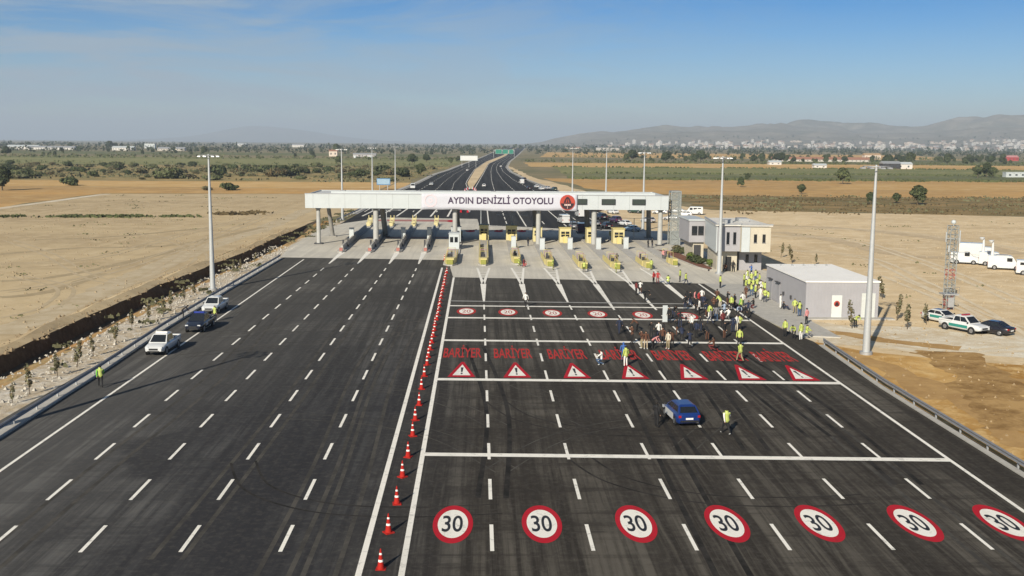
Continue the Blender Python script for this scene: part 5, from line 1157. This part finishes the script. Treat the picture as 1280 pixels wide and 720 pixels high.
# ------------------------------------------------------------------ vegetation
def crown_mesh(name, m, lobes, n, leaf, seed):
    """leaf-sized faces spread through the volume of several uneven lobes (x, y, z, rx, ry, rz)"""
    rnd = random.Random(seed); mb = MB(); wts = [l[3]*l[4]*l[5] for l in lobes]
    for _ in range(n):
        l = rnd.choices(lobes, wts)[0]
        while True:
            d = Vector((rnd.uniform(-1,1), rnd.uniform(-1,1), rnd.uniform(-1,1)))
            if 0.15 < d.length < 1: break
        d = d.normalized()*(d.length**0.45)
        p = Vector((l[0]+d.x*l[3], l[1]+d.y*l[4], max(0.05, l[2]+d.z*l[5])))
        nn = (d+Vector((rnd.uniform(-.7,.7), rnd.uniform(-.7,.7), rnd.uniform(-.3,.9)))).normalized()
        a = nn.orthogonal().normalized(); a = Matrix.Rotation(rnd.uniform(0, 6.28), 3, nn) @ a; b = nn.cross(a)
        s = leaf*rnd.uniform(.55, 1.4); t_ = rnd.uniform(.45, .8)
        mb.add([p-a*s, p+b*s*t_, p+a*s, p-b*s*t_], [(0,1,2,3)], rnd.choice((0,0,1)) if isinstance(m, list) and len(m) > 1 else 0)
    return mb.mesh(name, m, False)
def lobes(r, h, k, seed, z0=None, lean=0):
    rnd = random.Random(seed); z0 = h*.45 if z0 is None else z0; L_ = [(0, 0, z0+h*.22, r*.72, r*.72, h*.34)]
    for i in range(k):
        a = 2*PI*i/k+rnd.uniform(-.5,.5); q = r*rnd.uniform(.4,.75)
        L_.append((q*math.cos(a), q*math.sin(a), z0+h*rnd.uniform(-.1,.38), r*rnd.uniform(.3,.5), r*rnd.uniform(.3,.5), h*rnd.uniform(.13,.24)))
    return L_
def trunk_mesh(h, r, branches, seed):
    rnd = random.Random(seed); mb = MB(); mb.tube([(0,0,0), (rnd.uniform(-.05,.05)*h,0,h*.3), (rnd.uniform(-.08,.08)*h, rnd.uniform(-.05,.05)*h, h*.75)], [r, r*.75, r*.3], 7)
    for i in range(branches):
        a = 2*PI*i/branches+rnd.uniform(-.4,.4); z = h*rnd.uniform(.25,.5)
        mb.tube([(0,0,z), (math.cos(a)*h*.14, math.sin(a)*h*.14, z+h*.12), (math.cos(a)*h*.24, math.sin(a)*h*.24, z+h*.3)], [r*.5, r*.35, r*.12], 5)
    return mb.mesh('trunk', M_BARK)
TREES = [(crown_mesh('crown', [M_LEAF, M_LEAFM], lobes(3.4, 8, 7, 1), 1500, .42, 1), trunk_mesh(8, .26, 5, 1)),
         (crown_mesh('crown', [M_LEAFM, M_LEAF], lobes(3.0, 6.5, 6, 2), 1200, .40, 2), trunk_mesh(6.5, .22, 4, 2)),
         (crown_mesh('crown', [M_LEAF, M_LEAF], lobes(4.6, 9, 8, 3), 1700, .5, 3), trunk_mesh(9, .32, 5, 3)),
         (crown_mesh('crown', [M_LEAFD, M_LEAFM], lobes(1.6, 10, 5, 4, 3.5), 900, .4, 4), trunk_mesh(10, .2, 4, 4))]
BUSHES = [(crown_mesh('foliage', [M_LEAF, M_LEAFM], lobes(2.3, 2.4, 6, 11, .5), 620, .28, 11), trunk_mesh(1.6, .08, 5, 11)),
          (crown_mesh('foliage', [M_LEAFM, M_LEAFD], lobes(3.0, 2.2, 7, 12, .4), 700, .30, 12), trunk_mesh(1.5, .08, 5, 12)),
          (crown_mesh('foliage', [M_LEAFD, M_DRY], lobes(2.0, 1.7, 5, 13, .35), 420, .26, 13), trunk_mesh(1.2, .06, 4, 13)),
          (crown_mesh('foliage', [M_LEAFL, M_LEAFM], lobes(1.5, 2.4, 5, 14, .7), 600, .2, 14), trunk_mesh(1.6, .07, 4, 14))]
def plant(name, kit, x, y, s, label, cat, group, z=0.0, sq=1.0, parts=('crown', 'trunk')):
    t = thing(name, label, cat, (x, y, z), random.uniform(0, 6.28), group); t.scale = (s, s, s*sq)
    if name == 'sapling': t.rotation_euler = (random.gauss(0,.07), random.gauss(0,.07), t.rotation_euler.z)
    link(parts[0], kit[0], t); link(parts[1], kit[1], t); return t
rv = random.Random(77)
# saplings on the left verge
SAP = [(crown_mesh('crown', [M_LEAFD, M_DRY], [(0,0,1.15,.24,.24,.55), (.08,.02,1.75,.17,.17,.45), (-.08,.05,.8,.14,.14,.3)], 150, .10, 21+i), MB().tube([(0,0,0), (.02,0,.9), (.0,.02,2.0)], [.035,.028,.012], 6).tube([(.0,.0,.7), (.16,.05,1.1)], [.015,.008], 5).mesh('trunk', M_BARK)) for i in range(3)]
gs = 'saplings planted along the left verge'
SL = [(37,493,1.1,'dark green sapling nearest the camera on the left verge'),(72,470,1,'thin dusty sapling second nearest on the left verge'),(96,459,1.25,'tall sapling with a dark foot before the orange bank, left verge'),(117,445,.9,'pale thin sapling level with the lone person in green'),(145,429,1.1,'upright sapling over the reddish earth on the left verge'),(165,412,1.05,'spreading sapling up the verge from the reddish earth'),(186,402,1.15,'grey green sapling beside the nearest white pickup'),(204,395,1.1,'sapling just above the nearest white pickup'),(214,386,1.2,'dark bushy sapling left of the navy pickup'),(231,377,.95,'dusty sapling above the navy pickup'),(243,370,.9,'narrow sapling left of the tall mast foot'),(292,341,.9,'narrow sapling right of the tall mast foot'),(301,336,.85,'sapling second right of the tall mast foot'),(318,329,.8,'sapling third right of the tall mast foot'),(338,320,.8,'sapling on the verge just before the apron'),(20,505,.8,'low dry sapling at the near end of the left verge')]
for i, (px, py, s, l) in enumerate(SL):
    p = G(px, py); p.x = max(-41.0, min(-35.8, p.x)); plant('sapling', SAP[i % 3], p.x, p.y, s*.98, l, 'sapling', gs, -.05, rv.uniform(.9,1.15))
gs = 'saplings planted on the sand yard'
for i, (px, py, s, l) in enumerate([(1065,411,1.25,'dense sapling between the grey service building and the tall mast'),(1121,401,1.15,'dark sapling left of a pair beyond the tall mast'),(1134,412,1.2,'dark sapling right of a pair beyond the tall mast'),(1158,406,1.0,'pale thin sapling close to the white and teal saloon'),(1103,374,1.3,'sapling behind the corner of the grey service building'),(976,322,1.0,'dry sapling behind the office building, left of two'),(990,329,1.25,'darker sapling behind the office building, right of two'),(1020,331,.8,'small sapling beyond the white roof of the service building')]):
    p = G(px, py); plant('sapling', SAP[i % 3], p.x, p.y, s*1.2, l, 'sapling', gs, .02, rv.uniform(.9,1.1))
for i, (px, py, s, k, l) in enumerate([(852,317,.62,1,'dusty shrub at the top of the office garden bed'),(858,320,.5,3,'bright green shrub second in the office garden bed'),(863,326,.62,3,'yellow green round shrub in the middle of the office garden bed'),(869,329,.6,0,'dark green shrub beside the yellow green one in the garden bed'),(876,331,.5,0,'dark narrow shrub by the office wall'),(887,334,.55,3,'round shrub on its own at the foot of the garden bed'),(846,312,.5,2,'reddish dry shrub at the far end of the garden bed')]):
    p = G(px, py); plant('garden_shrub', BUSHES[k], p.x, p.y, s, l, 'shrub', 'shrubs in the office garden bed', .15, 1.1, ('foliage', 'stem'))
# bushes of the scrubland, left
BL = [(88,231,1.2),(22,222,1.6),(31,220,1.4),(35,209,1.2),(52,212,1.1),(48,219,.9),(85,207,1.2),(76,220,.9),(117,220,1.0),(144,208,1.5),(148,212,1.1),(175,216,1.6),(160,217,.8),(212,222,2.1),(202,221,1.3),(233,222,1.1),(130,207,1.0),(190,210,1.2),(240,207,1.2),(258,214,1.4),(273,218,1.9),(265,224,1.0),(292,212,1.3),(300,218,1.8),(309,213,1.2),(320,214,1.4),(335,216,1.7),(345,220,2.2),(352,219,2.0),(362,218,2.0),(285,237,1.0),(258,237,.8),(293,236,.6),(395,208,1.3),(410,214,1.2),(425,216,1.3),(450,221,1.5),(448,218,1.1),(480,217,1.8),(492,218,1.9),(503,220,1.7),(15,212,1.3),(8,215,1.5),(62,218,.9),(103,214,.9),(168,207,1.0),(225,208,1.1),(370,212,1.2),(382,216,1.1),(110,208,.9),(12,205,1.2),(65,205,1.0)]
for i, (px, py, s) in enumerate(BL):
    p = G(px, py+1); k = (0, 1, 0, 2)[i % 4]; big = s > 1.8
    plant('scrub_bush', BUSHES[k], p.x, p.y, s*1.5, 'big dark bush in the scrub between the stubble field and the green field' if big else ('dry brownish bush in the scrubland left of the motorway' if k == 2 else ('olive bush in the scrubland left of the motorway' if k == 1 else 'dark green bush in the scrubland left of the motorway')), 'bush', ('big dark bushes' if big else ('dry bushes' if k == 2 else ('olive bushes' if k == 1 else 'dark green bushes')))+' of the left scrubland', 0, 1.15, ('foliage', 'stem'))
for i in range(95):                                 # smaller ones in between
    y = rv.uniform(530, 860); x = rv.uniform(-0.47*y, -38); k = rv.choice((0, 1, 2, 2)); plant('scrub_bush', BUSHES[k], x, y, rv.uniform(.7,1.5), 'dry brownish bush in the scrubland left of the motorway' if k == 2 else ('olive bush in the scrubland left of the motorway' if k == 1 else 'dark green bush in the scrubland left of the motorway'), 'bush', ('dry bushes' if k == 2 else ('olive bushes' if k == 1 else 'dark green bushes'))+' of the left scrubland', 0, 1.1, ('foliage', 'stem'))
# single trees, left and right (pixel of the foot, height in metres, kind)
TL = [(3,238,9,0,'dark tree at the left edge casting a long shadow over the orange field'),(8,195,8,2,'round dark tree at the left edge above the scrub'),(420,192,12,0,'dark tall tree beside the pinkish farmhouse'),(515,206,9.5,2,'broad dark tree left of the highway, larger of two'),(533,203,8,2,'broad dark tree left of the highway, smaller of two'),(526,220,7,1,'lone brownish tree on the highway bank'),(423,206,7,1,'olive tree in the scrub behind the first canopy mast'),(563,205,6,1,'small tree nearest the white billboard'),(573,203,6,1,'small tree tucked by the billboard legs'),(255,194,9,0,'tree behind the head of the left light mast'),(137,186,13,2,'large dark tree far off on the left horizon'),(145,186,10,0,'smaller dark tree beside the large one on the left horizon'),(36,184,10,0,'dark rounded tree far left beside the long farm sheds'),(88,185,10,2,'dark tree at the end of the long farm sheds'),(180,184,10,0,'dark tree before the white farm building'),(190,184,9,0,'dark tree right of the white farm building')]
for px, py, h, k, l in TL:
    p = G(px, py); hh = (8.8, 7, 10, 11)[k]; plant('field_tree', TREES[k], p.x, p.y, (1.5 if py < 200 else 1.15)*h/hh, l, 'tree', 'single trees left of the motorway')
TR = [(705,191,8,1,'single dark tree right of the highway beyond the green crop'),(790,202,13,2,'large dark tree heading the row behind the crop fields'),(783,203,9,1,'tree on the left flank of the large dark one'),(832,204,11,2,'broad dark tree second in the row behind the crop fields'),(876,203,13,2,'biggest dark tree in the row behind the crop fields'),(868,204,9,0,'tree on the left flank of the biggest dark one'),(1053,230,8,1,'pale green tree alone in the green crop'),(1147,256,6.3,1,'round green tree alone in the ploughed field'),(1120,254,3.4,1,'small round tree left of the one in the ploughed field'),(1088,255,4.0,0,'small dark tree touching the tall mast'),(926,234,4.6,0,'round dark bush tree in the ploughed field left of the middle'),(934,226,4,0,'small dark tree at the crop edge right of the office mast'),(1002,243,4,1,'small round tree in the middle of the ploughed field'),(1222,222,7.5,1,'green tree left of three by the crop at the right edge'),(1233,221,9,0,'darker tall tree in the middle of three at the right edge'),(1241,222,6.5,1,'green tree right of three by the crop at the right edge'),(1184,206,12,0,'tree far right among the fields'),(1137,207,13,0,'tall tree by the dark farm shed'),(1110,207,11,2,'tree beside the dark farm shed'),(1253,203,11,0,'tree by the red roofed building')]
for px, py, h, k, l in TR:
    p = G(px, py); hh = (8.8, 7, 10, 11)[k]; plant('field_tree', TREES[k], p.x, p.y, 1.15*h/hh, l, 'tree', 'single trees right of the motorway')
for i in range(125):                                 # the row behind the crops, right
    y = rv.uniform(1120, 1500); px = rv.uniform(795, 1270); x = (px-605)/1300*y; k = rv.choice((0, 1, 2, 1)); plant('field_tree', TREES[k], x, y, rv.uniform(.5, 1.15), 'dark tree within the long broken row behind the crop fields on the right' if k != 1 else 'olive tree within the long broken row behind the crop fields on the right', 'tree', 'dark trees in the row behind the crops' if k != 1 else 'olive trees in the row behind the crops')
for i in range(40):
    y = rv.uniform(1260, 1800); px = rv.uniform(-5, 560); x = (px-605)/1300*y; k = rv.choice((0, 1, 2, 1)); plant('field_tree', TREES[k], x, y, rv.uniform(.4, .85), 'dark tree scattered beyond the green field on the left' if k != 1 else 'olive tree scattered beyond the green field on the left', 'tree', 'dark trees beyond the left green field' if k != 1 else 'olive trees beyond the left green field')
# far-off woods and hedges that read as one mass
def far_wood(name, rows, m, seed):
    rnd = random.Random(seed); mb = MB()
    for (px0, px1, y0, y1, n, h) in rows:
        for _ in range(n):
            y = rnd.uniform(y0, y1); x = (rnd.uniform(px0, px1)-605)/1300*y; hh = h*rnd.uniform(.5,1.3); r = hh*rnd.uniform(.4,.9)
            z0 = hill_h(x, y) if (x > 150 and y > 4900) else 0
            for _ in range(9):
                a = rnd.uniform(0, 2*PI); q = r*rnd.uniform(0,1); zz = z0+hh*rnd.uniform(.15, 1)*(1-.45*q/r); c = Vector((x+q*math.cos(a), y+q*math.sin(a), zz)); s = hh*rnd.uniform(.12,.3)
                d1 = Vector((rnd.uniform(-1,1), rnd.uniform(-1,1), rnd.uniform(-.6,.6))).normalized()*s; d2 = d1.cross(Vector((rnd.uniform(-1,1), rnd.uniform(-1,1), rnd.uniform(-1,1)))).normalized()*s
                mb.add([c-d1, c+d2, c+d1, c-d2], [(0,1,2,3)])
    o = mb.build(name, m, None, False); tag(o, kind='stuff')
far_wood('distant_woods', [(-20,620,1700,2600,520,7.5), (-20,640,2600,4800,520,12), (660,1300,1900,3000,520,8), (640,1300,3000,5200,620,13), (700,1300,5200,7000,240,14)], M_LEAF, 3)
far_wood('distant_hedges', [(-20,575,1150,1290,520,3.2), (-20,575,880,960,160,1.8), (650,1300,1060,1160,420,3.0), (690,1300,1460,1560,260,4)], M_LEAFM, 4)

# ------------------------------------------------------------------ far buildings
M_TOWN = [mat('town_render_%d' % i, c, 0.8, var=0.04, scale=.1) for i, c in enumerate(((0.62,0.60,0.57), (0.52,0.48,0.43), (0.46,0.44,0.44), (0.60,0.52,0.44)))]
M_TROOF = mat('town_roof', (0.34,0.17,0.11), 0.8); M_TWIN = mat('town_window', (0.06,0.07,0.08), 0.3)
def block(w, d, st, wall, pitched):
    h = st*3.0; mb = MB().box(-w/2, w/2, -d/2, d/2, -3, h, 0)
    for s in range(st):
        for k in range(max(2, int(w/3.6))):
            x = -w/2+(k+.5)*w/max(2, int(w/3.6)); mb.box(x-.8, x+.8, -d/2-.08, -d/2-.01, s*3+.9, s*3+2.3, 1)
        mb.box(-w/2-.3, w/2+.3, -d/2-.9, -d/2-.1, s*3-.05, s*3+.1, 0)
    if pitched: mb.ext([(-d/2-.5, h+.01), (d/2+.5, h+.01), (0, h+2.6)], -w/2-.5, w/2+.5, 'x', 2)
    else: mb.box(-w/2-.2, w/2+.2, -d/2-.2, d/2+.2, h+.01, h+.7, 0).box(-w*.15, w*.15, -d*.2, d*.2, h+.72, h+3, 0)
    return mb.mesh('apartment_block', [wall, M_TWIN, M_TROOF])
BLK = [block(20,14,5,M_TOWN[0],False), block(16,14,7,M_TOWN[1],True), block(26,14,4,M_TOWN[2],True), block(14,14,9,M_TOWN[0],False), block(40,18,3,M_TOWN[3],False), block(18,15,6,M_TOWN[3],True)]
BLL = ['white flat roofed block in the town under the hills', 'tan pitched roofed block in the town under the hills', 'grey low pitched roofed block in the town under the hills', 'tall white block in the town under the hills', 'long cream flat roofed block in the town under the hills', 'cream pitched roofed block in the town under the hills']
for i in range(270):
    px = 760+530*(rv.random()**.75); y = rv.uniform(4700, 6300); x = (px-605)/1300*y; k = rv.choice((0,0,1,2,3,4,5)); z = hill_h(x, y) if y > 4900 else 0
    o = link('apartment_block', BLK[k], None, (x, y, z), rv.uniform(-.5,.5)); q = rv.uniform(.75,1.25); o.scale = (q,q,q*rv.uniform(.55,.85)); tag(o, BLL[k], 'building', BLL[k].replace('block in', 'blocks in'))
def farm(px, py, w, h, d, wall, roof, label, cat='building', name='farm_building', flat=False):
    p = G(px, py); t = thing(name, label, cat, (p.x, p.y, 0))
    MB().box(-w/2, w/2, -d/2, d/2, 0, h).build('walls', wall, t)
    if flat: MB().box(-w/2-.2, w/2+.2, -d/2-.2, d/2+.2, h+.003, h+.4).build('roof', roof, t)
    else: MB().ext([(-d/2-.4,h+.003), (d/2+.4,h+.003), (0,h+d*.22)], -w/2-.4, w/2+.4, 'x').build('roof', roof, t)
    for k in range(max(1, int(w/5))): x = -w/2+(k+.5)*w/max(1, int(w/5)); MB().box(x-.7, x+.7, -d/2-.08, -d/2-.01, h*.35, h*.7).build('window', M_TWIN, t)
    return t
W_, RT = M_TOWN[0], M_TROOF
farm(188,185.5,24,11,12,M_WALLW,M_WALLW,'bright white block standing out on the left horizon',flat=True); farm(30,186.5,60,5,16,W_,M_WALLW,'long low pale farm sheds at the far left')
farm(65,187,90,4,14,W_,M_GALV,'low grey roofed shed right of the dark tree on the far left'); farm(155,188,40,5,14,W_,M_WALLW,'low white roofed shed left of the bright white block'); farm(215,188.5,50,4,14,M_TOWN[1],M_GALV,'low tan shed right of the bright white block')
farm(417,195.5,11,7,9,M_TOWN[3],RT,'pinkish farmhouse under a dark tall tree','house'); farm(456,196,30,3.2,8,M_TOWN[2],M_GALV,'low farm shed between two white tanks beyond the canopy masts')
farm(300,183,46,7,16,W_,M_WALLW,'pale hall on the horizon over the left scrub'); farm(375,184,50,7,16,W_,M_GALV,'grey roofed hall on the horizon left of the dark tree'); farm(715,186,60,4,14,M_TOWN[3],RT,'brown roofed sheds right of the highway'); farm(760,188,70,4,16,M_TOWN[1],M_TOWN[1],'long tan shed right of the highway')
farm(1025,202,120,2.6,14,M_TOWN[1],RT,'very long low shed before the town'); farm(968,206,12,2.6,8,W_,M_WALLW,'small white shed at the left of the crops'); farm(1024,210,11,2.4,7,W_,M_WALLW,'small white greenhouse in the crop field'); farm(1112,211,15,4.5,10,M_DARK,M_GALV,'dark open farm shed among the trees'); farm(1128,211,14,4,9,W_,M_WALLW,'pale hut at the right of the dark farm shed')
farm(1089,199,24,6,12,M_TOWN[3],mat('tan_roof', (0.45,0.30,0.17), 0.8),'tan roofed farm building before the town'); farm(1262,201,20,5,12,mat('red_wall', (0.38,0.05,0.05), 0.7),mat('pink_roof', (0.55,0.25,0.25), 0.7),'red walled building at the right edge')
for i, px in enumerate((1260, 1268, 1276)): farm(px,221.5,5.2,3,5,M_WALLW,M_WALLW,'small white hut, %s of three at the right edge' % ('left','middle','right')[i],'hut','field_hut',True)
for px, l in ((444.5,'white farm tank left of the low shed beyond the masts'), (463.5,'white farm tank right of the low shed beyond the masts')):
    p = G(px, 197.5); t = thing('farm_tank', l, 'tank', (p.x, p.y-3, 0)); MB().tube([(0,0,0), (0,0,2.6), (0,0,3.2)], [2,2,1], 14).build('shell', M_WALLW, t); MB().tube([(0,0,3.2), (0,0,3.5)], .5, 8).build('lid', M_GALV, t)

# ------------------------------------------------------------------ haze
mb = MB().box(-16000, 16000, -400, 27000, -4, 430); hz = mb.mesh('haze', bpy.data.materials.new('haze_air'))
hm = hz.materials[0]; hm.use_nodes = True; t = hm.node_tree; t.nodes.clear()
o_ = t.nodes.new('ShaderNodeOutputMaterial'); v_ = t.nodes.new('ShaderNodeVolumePrincipled')
v_.inputs['Color'].default_value = (0.70,0.82,0.97,1); v_.inputs['Density'].default_value = 0.000105; v_.inputs['Anisotropy'].default_value = 0.0
t.links.new(v_.outputs['Volume'], o_.inputs['Volume'])
h_ = link('haze', hz); tag(h_, kind='stuff')
